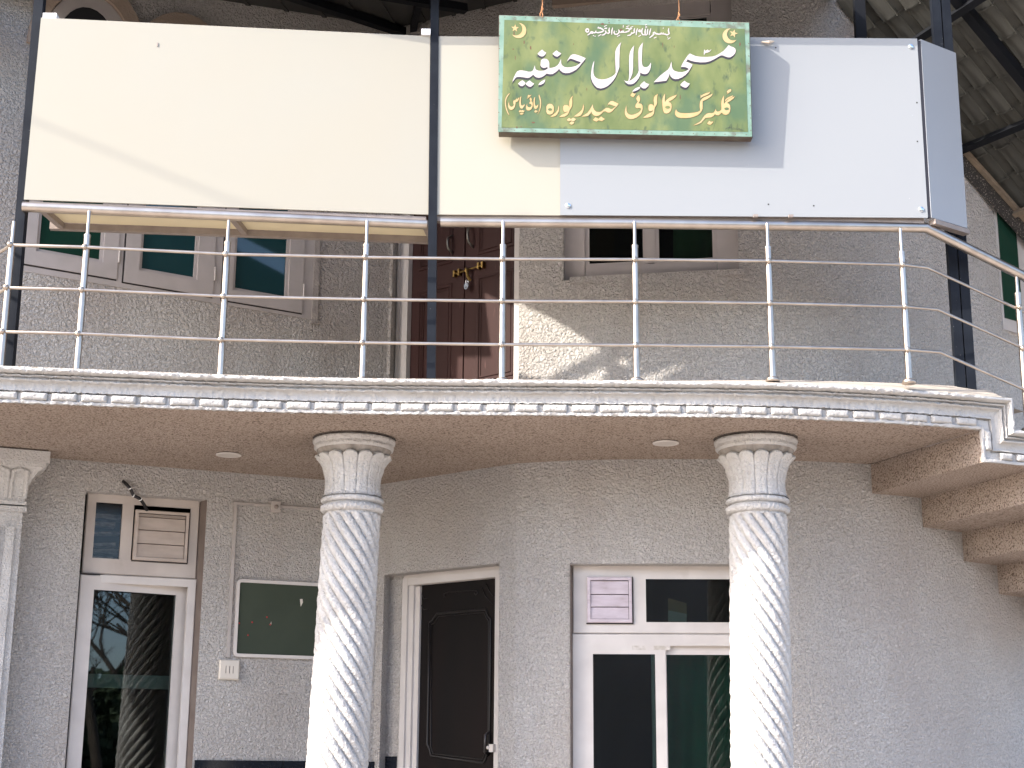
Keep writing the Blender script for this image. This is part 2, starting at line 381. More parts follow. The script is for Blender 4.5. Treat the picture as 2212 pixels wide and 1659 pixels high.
# openings (ground)
def rect(fr, pts, d=0):
    q = [fr.px(x, y, d) for x, y in pts]; return min(a for a, b in q), max(a for a, b in q), min(b for a, b in q), max(b for a, b in q)
tL0 = (LF.px(187, 1062)[0]+LF.px(150, 1500)[0])/2; tL1 = (LF.px(450, 1078)[0]+LF.px(413, 1655)[0])/2
zL1 = (LF.px(187, 1062)[1]+LF.px(450, 1078)[1])/2
tD0 = DF.px(826, 1400)[0]; tD1 = (DF.px(1078, 1230)[0]+DF.px(1076, 1600)[0])/2
zD1 = (DF.px(830, 1238)[1]+DF.px(1078, 1221)[1])/2
tR0 = RF.px(1232, 1500)[0]; tR1 = RF.px(1655, 1500)[0]; zR1 = (RF.px(1240, 1219)[1]+RF.px(1560, 1219)[1])/2
wall('ground_floor_wall', LC, 0, ZS, [(ul(LF, LC, tL0), ul(LF, LC, tL1), ZF+.02, zL1), (ul(DF, LC, max(tD0, .03)), ul(DF, LC, tD1), ZF+.004, zD1),
     (ul(RF, LC, tR0), ul(RF, LC, tR1), 1.15, zR1)], M_LOW, .16)
# upper
tU0 = UF.px(30, 560)[0]; tU1 = (UF.px(668, 689)[0]+UF.px(686, 502)[0])/2
zU0 = (UF.px(251, 610)[1]+UF.px(652, 688)[1])/2
tDD0 = .03; tDD1 = UDF.px(1121, 600)[0]
tW0 = (WF.px(1217, 600)[0]+WF.px(1213, 500)[0])/2; tW1 = WF.px(1597, 560)[0]; zW0 = (WF.px(1220, 612)[1]+WF.px(1590, 577)[1])/2
zWt = WF.px(1540, 22)[1]+.12
wall('upper_wall', UC, ZT, 8.6, [(ul(UDF, UC, tDD0), ul(UDF, UC, tDD1), ZT+.004, 5.95), (ul(WF, UC, tW0), ul(WF, UC, tW1), zW0, zWt)], M_UP, .14)
# shell behind the facade keeps the rooms dark
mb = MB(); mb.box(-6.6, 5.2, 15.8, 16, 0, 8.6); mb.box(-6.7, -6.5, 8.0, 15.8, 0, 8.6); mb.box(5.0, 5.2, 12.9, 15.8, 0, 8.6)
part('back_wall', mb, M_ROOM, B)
mb = MB(); P = [(-6.6, 8.05), (-3.62, 9.4), (-.93, 11.1), (.1, 10.3), (1.5, 9.95), (2.6, 10.2), (3.7, 11.05), (5.1, 12.9), (5.1, 15.9), (-6.6, 15.9)]
mb.prism([(x, y, 8.6) for x, y in P], (0, 0, .15)); part('flat_roof', mb, M_ROOM, B)
mb = MB(); P = [(-6.5, 8.95), (-3.6, 9.92), (-3.15, 10.15), (-.95, 11.06), (.06, 10.23), (.9, 10.06), (1.9, 10.08), (2.8, 10.35), (3.6, 11), (5.0, 12.9), (5.0, 15.8), (-6.5, 15.8)]
mb.prism([(x, y, ZS+.01) for x, y in P], (0, 0, .15)); part('floor_slab', mb, M_ROOM, B)

# ---- balcony slab: soffit and floor
ucor = FC.u_of(2.814, 9.034)
fr_pts = [FC.at(ucor*i/90)[0] for i in range(91)]
w_pts = [LC.at(u)[0] for u in [LC.L[-1]*i/160 for i in range(161)] if LC.at(u)[0].x < 2.391]
w_pts.append(Vector((2.391, 10.117, 0)))
mb = MB()
poly = [Vector((p.x, p.y, ZS)) for p in fr_pts]+[Vector((p.x, p.y+.03, ZS)) for p in reversed(w_pts)]
for t in tessellate_polygon([poly]): mb.f.append(tuple(t))
mb.v = [tuple(p) for p in poly]
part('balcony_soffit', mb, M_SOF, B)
mb = MB()
poly = [Vector((p.x, p.y-.03, ZT-.002)) for p in fr_pts]+[Vector((3.2, 9.35, ZT-.002))]+[Vector((p.x, p.y+.4, ZT-.002)) for p in reversed(w_pts)]
for t in tessellate_polygon([poly]): mb.f.append(tuple(t))
mb.v = [tuple(p) for p in poly]
part('balcony_floor', mb, M_TOP, B)
# ---- stepped soffit of the curved stair
W = [(2.391, 10.117), (2.76, 10.28), (3.08, 10.50), (3.36, 10.74), (3.62, 11.0), (3.9, 11.3)]
Fp = [(2.818, 9.028), (3.21, 9.165), (3.6, 9.33), (3.98, 9.54), (4.35, 9.8), (4.7, 10.1)]
RISE = .198
mb = MB(); NS = 5
for i in range(NS):
    za = ZS-RISE*i; zb = za-RISE
    a = W[i]; b = Fp[i]; a2 = W[i+1]; b2 = Fp[i+1]
    mb.add([(a[0], a[1]+.05, za), (b[0], b[1], za), (b[0], b[1], zb), (a[0], a[1]+.05, zb)], [(0, 1, 2, 3)])
    mb.add([(a[0], a[1]+.05, zb), (b[0], b[1], zb), (b2[0], b2[1], zb), (a2[0], a2[1]+.05, zb)], [(0, 1, 2, 3)])
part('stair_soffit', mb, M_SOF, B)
mb = MB()
for i in range(NS):   # treads on top
    zt = ZT-RISE*(i+1)
    a = W[i]; b = Fp[i]; a2 = W[i+1]; b2 = Fp[i+1]
    mb.prism([(a[0]+.02, a[1]+.03, zt-.05), (b[0]+.02, b[1]+.02, zt-.05), (b2[0], b2[1]+.02, zt-.05), (a2[0], a2[1]+.03, zt-.05)], (0, 0, .05))
part('stair_treads', mb, M_TOP, B)

# ---- cornice moulding following the slab edge, then stepping down with the stair
H = ZT-ZS
prof = [(0, 0), (0, .018), (.030, .020), (.034, .026), (.034, .040), (.022, .044), (.020, .086), (.006, .090), (.006, .097), (.032, .100), (.044, .112), (.030, .122), (.032, .136), (.046, .144), (.058, .150), (.060, .158), (.048, .163), (.046, .170), (.066, .174), (.078, .182), (.080, .190), (.074, .1935+.002), (.055, H+.006), (-.10, H+.008)]
prof = [(0, 0), (.022, 0), (.024, .014), (.020, .018), (.010, .021), (.008, .060), (-.004, .062), (-.004, .069), (.022, .071), (.015, .085), (.012, .102), (.018, .116), (.026, .123), (.043, .126), (.047, .132), (.034, .136), (.026, .147), (.040, .150), (.051, .152), (.052, .156), (.036, .159), (.034, .165), (.070, .168), (.084, .177), (.084, .188), (.076, .196), (.062, .198)]
def cpos(u, z, d):
    p, t, n = FC.at(u); return p+n*d+Vector((0, 0, z))
rowsN = []
STEP = .0085
us = []
u = FC.u_of(-5.4, 8.27)
u0c = u
mb = MB()
cols = []
while u < ucor-.001: cols.append(('h', u)); u += STEP
def colpts(kind, a):
    out = []
    for d, h in prof:
        if kind == 'h': out.append((a, ZS+h, d))
        elif kind == 'c1': out.append((ucor+h, ZS+h, d))
        elif kind == 'v': out.append((ucor+h, a, d))
        elif kind == 'c2': out.append((ucor+h, ZS-RISE+h, d))
        elif kind == 'h2': out.append((a, ZS-RISE+h, d))
    return out
cols.append(('c1', 0))
k = 8
for i in range(1, k): cols.append(('v1', i/k))
cols.append(('c2', 0))
def lerp(A, Bq, t): return [tuple(x+(y-x)*t for x, y in zip(a, b)) for a, b in zip(A, Bq)]
C1 = colpts('c1', 0); C2 = colpts('c2', 0)
grid = []
for kd, a in cols:
    if kd == 'v1': grid.append(lerp(C1, C2, a))
    else: grid.append(colpts(kd, a))
u2 = ucor+H+.02
C3 = colpts('h2', ucor+RISE*2.1); grid += [lerp(C2, C3, t) for t in (.12, .25, .4, .6, .8)]; grid.append(C3)
n = len(prof)
for gc in grid:
    for (uu_, z, d) in gc:
        p = cpos(uu_, z, d); q = Vector((uu_*38, z*44, d*44)); amp = .0058
        p2 = p+FC.at(uu_)[2]*(mnoise.noise(q)*amp+mnoise.noise(q*2.3)*amp*.9)+Vector((0, 0, mnoise.noise(q+Vector((50, 0, 0)))*amp*.9+mnoise.noise(q*2.7)*amp*.7))
        mb.v.append(tuple(p2))
for i in range(len(grid)-1):
    for j in range(n-1):
        a = i*n+j; mb.f.append((a, a+n, a+n+1, a+1))
cor = part('cornice', mb, M_WHT, B, smooth=True, sharp=50)
q = MB(); N = 160
def rise_(u): return .028+.060*max(0, min(1, (FC.at(u)[0].x-.4)/2.3))
for i in range(N+1):
    u = u0c+(ucor+.13-u0c)*i/N
    for d, h in ((.078, .1945), (.066, .2005), (-.10, .2005+rise_(u))):
        p = cpos(u, ZS+h, d); q.v.append(tuple(p))
for i in range(N):
    for j in (0, 1): a = i*3+j; q.f.append((a, a+3, a+4, a+1))
part('coping_top', q, M_TOP, B, smooth=True)
# dentils, each one a piece of its own, sharing one rough mesh
def rough_box(l, h, dp, seed):
    q = MB(); nx, nz = 14, 5
    def f(i, j, front):
        x = -l/2+l*i/nx; z = -h/2+h*j/nz; ex = min(i, nx-i); ez = min(j, nz-j)
        y = -dp if front else 0
        if front and (ex == 0 or ez == 0): y = -dp*.62
        k = Vector((x*60+seed, z*60, front*3.0)); 
        return (x+mnoise.noise(k)*.003, y+mnoise.noise(k*1.7+Vector((9, 0, 0)))*.005*front, z+mnoise.noise(k+Vector((0, 7, 0)))*.003)
    for j in range(nz+1):
        for i in range(nx+1): q.v.append(f(i, j, 1))
    for j in range(nz):
        for i in range(nx): a = j*(nx+1)+i; q.f.append((a, a+1, a+nx+2, a+nx+1))
    ring = [i for i in range(nx+1)]+[(j)*(nx+1)+nx for j in range(1, nz+1)]+[nz*(nx+1)+i for i in range(nx-1, -1, -1)]+[j*(nx+1) for j in range(nz-1, 0, -1)]
    o = len(q.v)
    for r_ in ring: v = q.v[r_]; q.v.append((v[0], .0, v[2]))
    for a in range(len(ring)):
        b = (a+1) % len(ring); q.f.append((ring[a], o+a, o+b, ring[b]))
    return q
dsrc = []
for s_ in range(3):
    q = rough_box(.138, .041, .024, s_*11.3)
    me = bpy.data.meshes.new('dentil'); me.from_pydata(q.v, [], q.f); me.materials.append(M_WHT)
    me.polygons.foreach_set('use_smooth', [True]*len(me.polygons)); dsrc.append(me)
def dentil(u, z, rot=0, k=0, scale=1.0):
    p, t, nn = FC.at(u); d = bpy.data.objects.new('dentil', dsrc[k % 3]); COL.objects.link(d); d.parent = cor
    c = p+nn*.010+Vector((0, 0, z))-ORG[cor.name]
    mm = Matrix((t, -nn, Vector((0, 0, 1)))).transposed().to_4x4()
    d.matrix_local = Matrix.Translation(c) @ mm @ Matrix.Rotation(rot, 4, 'Y') @ Matrix.Scale(scale, 4, Vector((1, 0, 0)))
u = ucor-.10; k = 0
while u > u0c+.1:
    dentil(u, ZS+.0405, random.uniform(-.02, .02), k, random.uniform(.96, 1.04)); u -= .166; k += 1
dentil(ucor+.040, ZS-.065, math.pi/2, 1, .85)
dentil(ucor+.16, ZS-RISE+.0405, 0, 2, .6); dentil(ucor+.30, ZS-RISE+.0405, 0, 0, .9)

# ---- twisted columns
def lathe(fr, zs, seg, cx, cy, noise=0, seed=0, lean=0, zl=0):
    """fr(k,phi)->(r,z) for row k"""
    q = MB()
    for k in range(zs):
        for j in range(seg):
            ph = 2*math.pi*j/seg; r, z = fr(k, ph)
            if noise:
                v = Vector((math.cos(ph)*r*42+seed, math.sin(ph)*r*42, z*42)); r += mnoise.noise(v)*noise+mnoise.noise(v*2.1)*noise*.5
            q.v.append((cx+r*math.sin(ph)-lean*(zl-z), cy-r*math.cos(ph), z))
    for k in range(zs-1):
        for j in range(seg):
            a = k*seg+j; b = k*seg+(j+1) % seg; q.f.append((a, b, b+seg, a+seg))
    return q
def column(cx, cy, lab, seed, lean):
    z0 = ZS-.485; NR = 230; RIB = 14; TURN = 1.36
    def shaft(k, ph):
        z = z0-(z0-ZF)*k/(NR-1); a = (ph+(z-z0)*2*math.pi/TURN)*RIB/2
        s_ = abs(math.sin(a)); r = .140+.037*(s_**.45)
        return r+.012*(z0-z)/(z0-ZF), z
    sh = part('column', lathe(shaft, NR, 336, cx, cy, .0042, seed, lean, z0), M_WHT2, B, smooth=True, label=lab)
    ORG[sh.name] = ORG[B.name]
    # bell with leaves
    NB = 56; NL = 14
    def bell(k, ph):
        t = k/(NB-1)                              # 0 bottom .. 1 tip of the leaves
        lobe = abs(math.cos(ph*NL/2))
        zt = .243+.024*lobe**.5
        z = ZS-.375+zt*t
        base = .180-.008*math.sin(min(1, t*1.6)*math.pi)+.038*max(0, (t-.35)/.65)**1.7
        r = base-.011*(1-abs(math.cos(ph*NL/2))**.25)-.004*(1-abs(math.sin(ph*NL))**.3)*(t < .93)
        if t > .72: r += ((t-.72)/.28)**1.5*.040*(lobe**.35)
        if t > .955: r -= (t-.955)/.045*.034
        if t < .06: r += .012*(1-t/.06)
        return r, z
    part('capital', lathe(bell, NB, 336, cx, cy, .0028, seed+5), M_WHT2, sh, smooth=True)
    def neck(k, ph):
        z = [ZS-.16, ZS-.122, ZS-.098, ZS-.072][k]; return [.175, .205, .224, .236][k]-.010*(k < 2)*abs(math.sin(ph*NL/2)), z
    part('neck', lathe(neck, 4, 160, cx, cy, .003, seed+9), M_GRM, sh, smooth=True)
    ab = [(.210, -.080), (.236, -.079), (.246, -.070), (.249, -.058), (.243, -.050), (.249, -.042), (.256, -.032), (.258, -.020), (.254, -.013), (.240, -.011)]
    def abac(k, ph): return ab[k][0], ZS+ab[k][1]
    part('abacus', lathe(abac, len(ab), 200, cx, cy, .005, seed+3), M_WHT2, sh, smooth=True, label='dirty round top of the capital')
    def atop(k, ph): return [.236, .244, .262][k], ZS+[-.013, -.006, .001][k]
    part('shaded_grimy_joint', lathe(atop, 3, 120, cx, cy, .006, seed+7), mk('grime_and_shade', (.05, .04, .034), .95, col2=(.12, .10, .085), nscale=30), sh, smooth=True)  # dark ring under the soffit: grime plus contact shade put into its colour
    for zc, rr, tw in ((ZS-.395, .186, 0), (ZS-.447, .187, 1)):
        hh = .020 if not tw else .025
        def ring(k, ph, zc=zc, rr=rr, tw=tw, hh=hh):
            a = math.pi*k/10; bulge = math.sin(a)
            return rr-.022+.030*bulge+(.003*math.sin(ph*44+k*.9) if tw else .001*math.sin(ph*30)), zc+hh*math.cos(a)
        part('collar_ring', lathe(ring, 11, 240, cx, cy, .003, seed+tw), M_WHT2, sh, smooth=True)
    q = MB()
    def inner(k, ph): return (.165, [ZS-.49, ZS-.33][k])
    part('core', lathe(inner, 2, 40, cx, cy), M_WHT2, sh)
    return sh
column(-.985, 9.43, 'left twisted column, between the notice board and the brown door', 0, .026)
column(1.515, 9.345, 'right twisted column, in front of the right hand window', 31, .016)

# ---- square fluted pilaster at the far left
tP = LF.px(46, 1150, .16)[0]; tQ = LF.px(110, 972, .30)[0]; tS = tP-.17
q = MB(); LF.box(q, tP-.34, tP, ZF, ZS-.40, -.05, .15)
for i in range(3): LF.box(q, tP-.29+i*.095, tP-.235+i*.095, ZF+.3, ZS-.5, .15, .175)
pil = part('pilaster', q, M_WHT2, B, label='square white pilaster at the far left of the porch')
q = MB(); LF.box(q, tP-.36, tP+.022, ZS-.40, ZS-.365, -.05, .175); LF.box(q, tP-.355, tP+.016, ZS-.355, ZS-.33, -.05, .17)
N = 12; base = 0
for i in range(N+1):
    k = i/N; e = .004+.085*k**2.2+(.012 if k > .93 else 0); z = ZS-.33+.215*k
    for t_, d_ in ((tP-.34-e, -.05), (tP-.34-e, .155+e), (tP+e, .155+e), (tP+e, -.05)): q.v.append(tuple(LF.P(t_, z, d_)))
base = len(q.v)-4*(N+1)
for i in range(N):
    for j in range(3): a_ = base+i*4+j; q.f.append((a_, a_+1, a_+5, a_+4))
for i in range(3):
    t_ = tP-.325+i*.118
    q.tube([LF.P(t_, ZS-.31, .165), LF.P(t_, ZS-.20, .185), LF.P(t_+.005, ZS-.145, .235), LF.P(t_+.045, ZS-.130, .245), LF.P(t_+.088, ZS-.145, .235), LF.P(t_+.092, ZS-.20, .185), LF.P(t_+.092, ZS-.31, .165)], .014, 8)
part('capital', q, M_WHT2, pil, smooth=True, sharp=40)
q = MB(); LF.box(q, tP-.46, tQ, ZS-.085, ZS-.012, -.05, .29); LF.box(q, tP-.43, tQ-.02, ZS-.115, ZS-.085, -.05, .265); part('abacus', q, M_WHT2, pil)
q = MB(); LF.box(q, tP-.46, tQ-.012, ZS-.0125, ZS+.002, -.05, .285); part('shaded_grimy_joint', q, MAT['grime_and_shade'], pil)

# ---- black granite dado
q = MB(); zdad = LF.px(430, 1645)[1]
zd = [LF.px(440, 1645)[1], LF.px(660, 1641)[1]]
zdad = sum(zd)/2
t = tL1+.01
tt = LF.px(820, 1640)[0]
while t < tt-.05:
    t2 = min(t+.6, tt); q = MB(); LF.box(q, t+.002, t2-.002, ZF, zdad, 0, .02); part('granite_panel', q, M_GRAN, B); t = t2
q = MB(); LF.box(q, LF.px(8, 1655)[0]-.6, tL0-.01, ZF, LF.px(90, 1657)[1]-.06, 0, .02); part('granite_panel', q, M_GRAN, B)
q = MB(); zz = DF.px(850, 1634, -.1)[1]
DF.box(q, .03, DF.px(862, 1640, -.12)[0], ZF, zz, -.15, -.095); part('granite_panel', q, M_GRAN, B)
q = MB(); DF.box(q, DF.px(1080, 1655)[0], 1.27, ZF, DF.px(1090, 1656)[1]-.01, 0, .02); part('granite_panel', q, M_GRAN, B)

# ---- ground floor door
dd = -.10
q = MB(); t0 = .02; t1 = DF.px(868, 1400, dd)[0]
DF.box(q, t0, t1, ZF, zD1+.05, dd-.1, dd); part('door_return_wall', q, M_LOW, B)
ztop = (DF.px(870, 1250, dd)[1]+DF.px(1076, 1230, dd)[1])/2
q = MB(); tj = [DF.px(x, 1450, dd)[0] for x in (866, 877, 887, 897)]; tr = DF.px(1069, 1450, dd)[0]
zi = (DF.px(906, 1263, dd-.03)[1]+DF.px(1070, 1250, dd-.03)[1])/2
for i, (ta, d_) in enumerate(((tj[0], 0), (tj[1], -.018), (tj[2], -.036))):
    DF.box(q, ta, tj[i+1], ZF, ztop-(.0 if i == 0 else .03*i), dd-.08, dd+.005+d_)
DF.box(q, tr, tD1+.002, ZF, ztop, dd-.08, dd+.005)
DF.box(q, tj[1], tr, ztop-.05, ztop-.0, dd-.08, dd+.002); DF.box(q, tj[2], tr, zi, ztop-.05, dd-.08, dd-.018)
DF.box(q, t1-.002, tD1, ztop+.001, zD1+.02, dd-.09, dd-.005)
dr = part('door', q, M_DWHT, B, label='dark brown ground floor door in a white stepped frame')
q = MB(); DF.box(q, tj[3], tr, ZF+.01, zi, dd-.09, dd-.05); leaf = part('door_leaf', q, M_DOORG, dr)
q = MB(); dl = dd-.045
def dline(pts, r=.006): q.tube([DF.P(*DF.px(x, y, dl), dl) for x, y in pts], r, 8)
dX = lambda x: 540+x/3.84
dY = lambda y: 1227+y/3.84
rim = [(1490, 455), (1510, 440), (1550, 382), (1955, 345), (1975, 400), (1998, 425), (1992, 1000), (1985, 1480), (1950, 1590), (1935, 1618), (1505, 1560), (1490, 1500), (1470, 1460), (1480, 1000)]
dline([(dX(a), dY(b)) for a, b in rim+rim[:1]], .008)
rim2 = [(1505, 470), (1530, 455), (1565, 402), (1945, 368), (1960, 410), (1980, 440), (1975, 1460), (1930, 1590), (1520, 1540), (1500, 1480)]
dline([(dX(a), dY(b)) for a, b in rim2+rim2[:1]], .004)
dline([(dX(a), dY(b)) for a, b in ((1615, 240), (1612, 215), (1640, 203), (1850, 185), (1885, 190), (1888, 212), (1870, 220), (1862, 205))], .004)
dline([(dX(a), dY(b)) for a, b in ((1920, 150), (1950, 230), (2010, 300))], .003)
dline([(dX(a), dY(b)) for a, b in ((1960, 130), (1985, 190), (2012, 230))], .003)
dline([(dX(a), dY(b)) for a, b in ((1425, 215), (1440, 255), (1475, 250))], .003)
dline([(dX(a), dY(b)) for a, b in ((1420, 310), (1440, 345), (1470, 340))], .003)
part('carved_moulding', q, mk('carved_edge', (.016, .014, .014), .4, spec=.3), dr, smooth=True)
q = MB(); a = DF.px(dX(1985), dY(1360), dl); b = DF.px(dX(1975), dY(1550), dl)
q.tube([DF.P(a[0], a[1], dl), DF.P(a[0]-.004, a[1]-.02, dl+.035), DF.P(b[0], b[1]+.02, dl+.035), DF.P(b[0], b[1], dl)], .009, 10)
part('handle', q, mk('dark_handle', (.06, .055, .055), .35, .6), dr, smooth=True)
q = MB(); c = DF.px(dX(2010), dY(1490), dd+.01); DF.box(q, c[0]-.013, c[0]+.022, c[1]-.028, c[1]+.022, dd+.005, dd+.03)
q.sphere(DF.P(c[0]-.02, c[1]-.0, dd+.03), .012, 10, 6); part('lock_case', q, M_UPVC, dr)

# ---- ground floor left window (glazed shutter door with louvred transom)
dW = -.09
def pr(fr, pts, d): return rect(fr, pts, d)
zt_ = (LF.px(190, 1069, dW)[1]+LF.px(430, 1086, dW)[1])/2
tA = (LF.px(190, 1069, dW)[0]+LF.px(176, 1243, dW)[0])/2; tB = (LF.px(431, 1086, dW)[0]+LF.px(424.5, 1243, dW)[0])/2
zm = (LF.px(176, 1238, dW)[1]+LF.px(420, 1252, dW)[1])/2
q = MB(); LF.frame(q, tA, tB, zm+.004, zt_+.02, .055, dW-.06, dW, wb=LF.px(287, 1211.5, dW)[1]-zm-.004, wt=.06)
tm = (LF.px(262, 1150, dW)[0]+LF.px(286, 1150, dW)[0])/2
LF.box(q, tm-.038, tm+.038, zm+.045, zt_-.035, dW-.055, dW-.004)
wl = part('window', q, M_UPVSH, B, label='tall left window with a small louvre in its transom')
q = MB(); LF.frame(q, tA-.005, tB+.005, ZF+.02, zm, .05, dW-.06, dW+.012); part('outer_frame', q, M_UPVC, wl)
LF_keep = LF; _p = LF.P(LF.px(160, 1450, dW+.03)[0], 0, dW+.03); _a = math.atan2(LF.t.y, LF.t.x)+R(10); LF = Fr((_p.x, _p.y), (_p.x+math.cos(_a), _p.y+math.sin(_a))); LF.a -= LF.n*(dW+.03)
s0 = (LF.px(175.8, 1242.6, dW+.03)[0]+LF.px(140.6, 1659, dW+.03)[0])/2; s1 = (LF.px(414.6, 1255.6, dW+.03)[0]+LF.px(385, 1659, dW+.03)[0])/2
zs1 = (LF.px(176, 1243, dW+.03)[1]+LF.px(415, 1256, dW+.03)[1])/2
g0 = (LF.px(203, 1274, dW+.03)[0]+LF.px(169, 1659, dW+.03)[0])/2; g1 = (LF.px(383.6, 1282, dW+.03)[0]+LF.px(358, 1659, dW+.03)[0])/2; zg1 = (LF.px(203, 1274, dW+.03)[1]+LF.px(383, 1282, dW+.03)[1])/2
q = MB(); LF.frame(q, s0, s1, ZF+.08, zs1, (g0-s0+s1-g1)/2, dW-.02, dW+.035, wt=zs1-zg1); part('sash', q, M_UPVC, wl)
q = MB(); LF.box(q, s0-.010, s0-.001, ZF+.08, zs1+.010, dW-.02, dW+.034); LF.box(q, s0-.010, s1+.004, zs1+.001, zs1+.010, dW-.02, dW+.034); LF.box(q, s1+.001, s1+.008, ZF+.08, zs1+.010, dW-.02, dW+.033); part('shadow_gap', q, M_DARK, wl)
q = MB(); LF.box(q, g0-.01, g1+.01, ZF+.12, zg1+.01, dW-.004, dW+.002); part('pane', q, M_GL, wl)
LF = LF_keep; g0, g1 = (LF.px(186, 1450, dW)[0], LF.px(370, 1450, dW)[0])
q = MB(); zb = LF.px(270, 1471, dW-.15)[1]; LF.box(q, g0-.1, g1+.1, zb-.045, zb+.045, dW-.24, dW-.21); part('inner_rail', q, M_UPVC, wl)
q = MB()
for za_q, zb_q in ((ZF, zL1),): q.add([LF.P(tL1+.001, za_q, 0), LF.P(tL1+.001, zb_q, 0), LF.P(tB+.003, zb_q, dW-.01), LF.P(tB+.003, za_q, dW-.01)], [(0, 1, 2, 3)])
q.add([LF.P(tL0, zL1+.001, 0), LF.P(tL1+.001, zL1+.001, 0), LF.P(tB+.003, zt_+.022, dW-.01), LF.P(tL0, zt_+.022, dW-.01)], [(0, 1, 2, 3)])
part('splayed_reveal', q, mk('brown_paint_and_shade', (.17, .135, .115), .85, col2=(.13, .10, .085), nscale=9), wl)  # shade on the left window's reveal put into this dark brown colour
for i, (z_, w_) in enumerate(((.0, .9), (.06, .8), (.115, 1), (.16, .85), (.235, .95), (.30, .8), (.35, 1))):
    q = MB(); q.prism([LF.P(tA+.04+.02*i % .03, zm+.05+z_, dW-.12), LF.P(tA+.04+.22*w_, zm+.05+z_+.012*math.sin(i*2), dW-.13), LF.P(tA+.04+.22*w_, zm+.05+z_+.03, dW-.13), LF.P(tA+.05, zm+.05+z_+.022+.01*math.cos(i), dW-.12)], LF.n*-.1); part('stored_bundle', q, mk('stored_bundle_m', (.55, .48, .43), .8, col2=(.06, .055, .06), nscale=16, stretch=(1, 1, 3)), wl)
pa = rect(LF, [(199, 1093), (254, 1210), (195, 1208), (259, 1096)], dW)
q = MB(); LF.box(q, tA+.05, tm-.03, zm+.04, zt_-.03, dW-.03, dW-.026); part('pane', q, M_GLD, wl)
def louvre(fr, d, x0, x1, z0, z1, wobj, mat, n=3, proud=.03, split=None):
    q = MB(); fr.frame(q, x0, x1, z0, z1, .018, d-.02, d+proud, bev=.004); part('louvre_frame', q, mat, wobj)
    q = MB(); fr.box(q, x0-.006, x1+.006, z0-.008, z0-.0005, d-.02, d+.012); fr.box(q, x1+.0005, x1+.008, z0-.008, z1+.004, d-.02, d+.012)
    fr.box(q, x0+.01, x1-.01, z0+.01, z1-.01, d-.022, d-.018); part('shadow_gap', q, M_DARK, wobj)
    q0 = x0+.024; q1 = x1-.024; zz = [z0+.022+(z1-z0-.044)*s for s in (split or [i/n for i in range(n+1)])]
    for i in range(len(zz)-1):
        q = MB(); a, b = zz[i]+.0025, zz[i+1]-.0025
        q.box8([fr.P(q0, a, d+proud*.75), fr.P(q1, a, d+proud*.75), fr.P(q1, a, d-.01), fr.P(q0, a, d-.01), fr.P(q0, b, d+proud*.35), fr.P(q1, b, d+proud*.35), fr.P(q1, b, d-.01), fr.P(q0, b, d-.01)])
        part('louvre_slat', q, mat, wobj)
lq = [LF.px(293, 1101, dW+.02), LF.px(409, 1108, dW+.02), LF.px(403.6, 1215, dW+.02), LF.px(287, 1210, dW+.02)]
louvre(LF, dW, (lq[0][0]+lq[3][0])/2, (lq[1][0]+lq[2][0])/2, (lq[2][1]+lq[3][1])/2, (lq[0][1]+lq[1][1])/2, wl, M_LOUVB, split=[0, .31, .62, .92, 1])

# ---- ground floor right window
dR = -.10
zt_ = (RF.px(1240, 1219, dR)[1]+RF.px(1560, 1219, dR)[1])/2
tA = RF.px(1237.5, 1300, dR)[0]; tB = tR1
zm = RF.px(1400, 1369, dR)[1]
q = MB(); lft = RF.px(1268, 1300, dR)[0]-tA
RF.frame(q, tA, tB, zm+.002, zt_+.03, lft, dR-.06, dR, wb=RF.px(1400, 1346.5, dR)[1]-zm, wt=zt_+.03-RF.px(1450, 1249, dR)[1])
RF.box(q, RF.px(1368.5, 1300, dR)[0], RF.px(1395.5, 1300, dR)[0], RF.px(1400, 1347, dR)[1], RF.px(1380, 1248, dR)[1], dR-.05, dR-.002)
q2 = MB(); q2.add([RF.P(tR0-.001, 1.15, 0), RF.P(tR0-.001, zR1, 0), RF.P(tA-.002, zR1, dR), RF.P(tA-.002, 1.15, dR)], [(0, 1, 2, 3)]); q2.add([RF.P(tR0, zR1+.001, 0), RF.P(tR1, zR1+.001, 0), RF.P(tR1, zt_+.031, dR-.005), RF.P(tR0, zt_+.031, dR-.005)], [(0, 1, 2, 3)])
wr = part('window', q, M_UPVC, B, label='wide right window with sliding sashes and a louvre, partly behind the right column')
part('painted_reveal', q2, MAT['brown_paint_and_shade'], wr)
q = MB(); z1_ = zm; z2_ = RF.px(1400, 1391, dR)[1]
RF.frame(q, RF.px(1236, 1500, dR)[0], tB, 1.16, zm-.002, RF.px(1257, 1500, dR)[0]-RF.px(1236, 1500, dR)[0], dR-.06, dR+.008, wt=z1_-z2_+.004, wb=.06); part('outer_frame', q, M_UPVC, wr)
q = MB(); xs = [RF.px(x, 1550, dR)[0] for x in (1257, 1279.5, 1419, 1441.5)]; zsa = RF.px(1300, 1388, dR)[1]; zga = RF.px(1300, 1411, dR)[1]
RF.frame(q, xs[0], xs[3], 1.2, zsa, xs[1]-xs[0], dR-.03, dR+.006, wt=zsa-zga); part('sash', q, M_UPVC, wr)
q = MB(); zgb = RF.px(1500, 1412.5, dR-.03)[1]; RF.frame(q, xs[2]-.03, tB-.02, 1.2, zsa+.012, .07, dR-.055, dR-.03, wt=zsa+.012-zgb); part('sash', q, M_UPVC, wr)
q = MB(); RF.box(q, xs[1]-.01, xs[2]+.01, 1.25, zga+.01, dR-.017, dR-.012); part('pane', q, M_GL, wr)
q = MB(); RF.box(q, xs[2]+.01, tB-.06, 1.25, zgb+.01, dR-.045, dR-.040); part('pane', q, M_GL, wr)
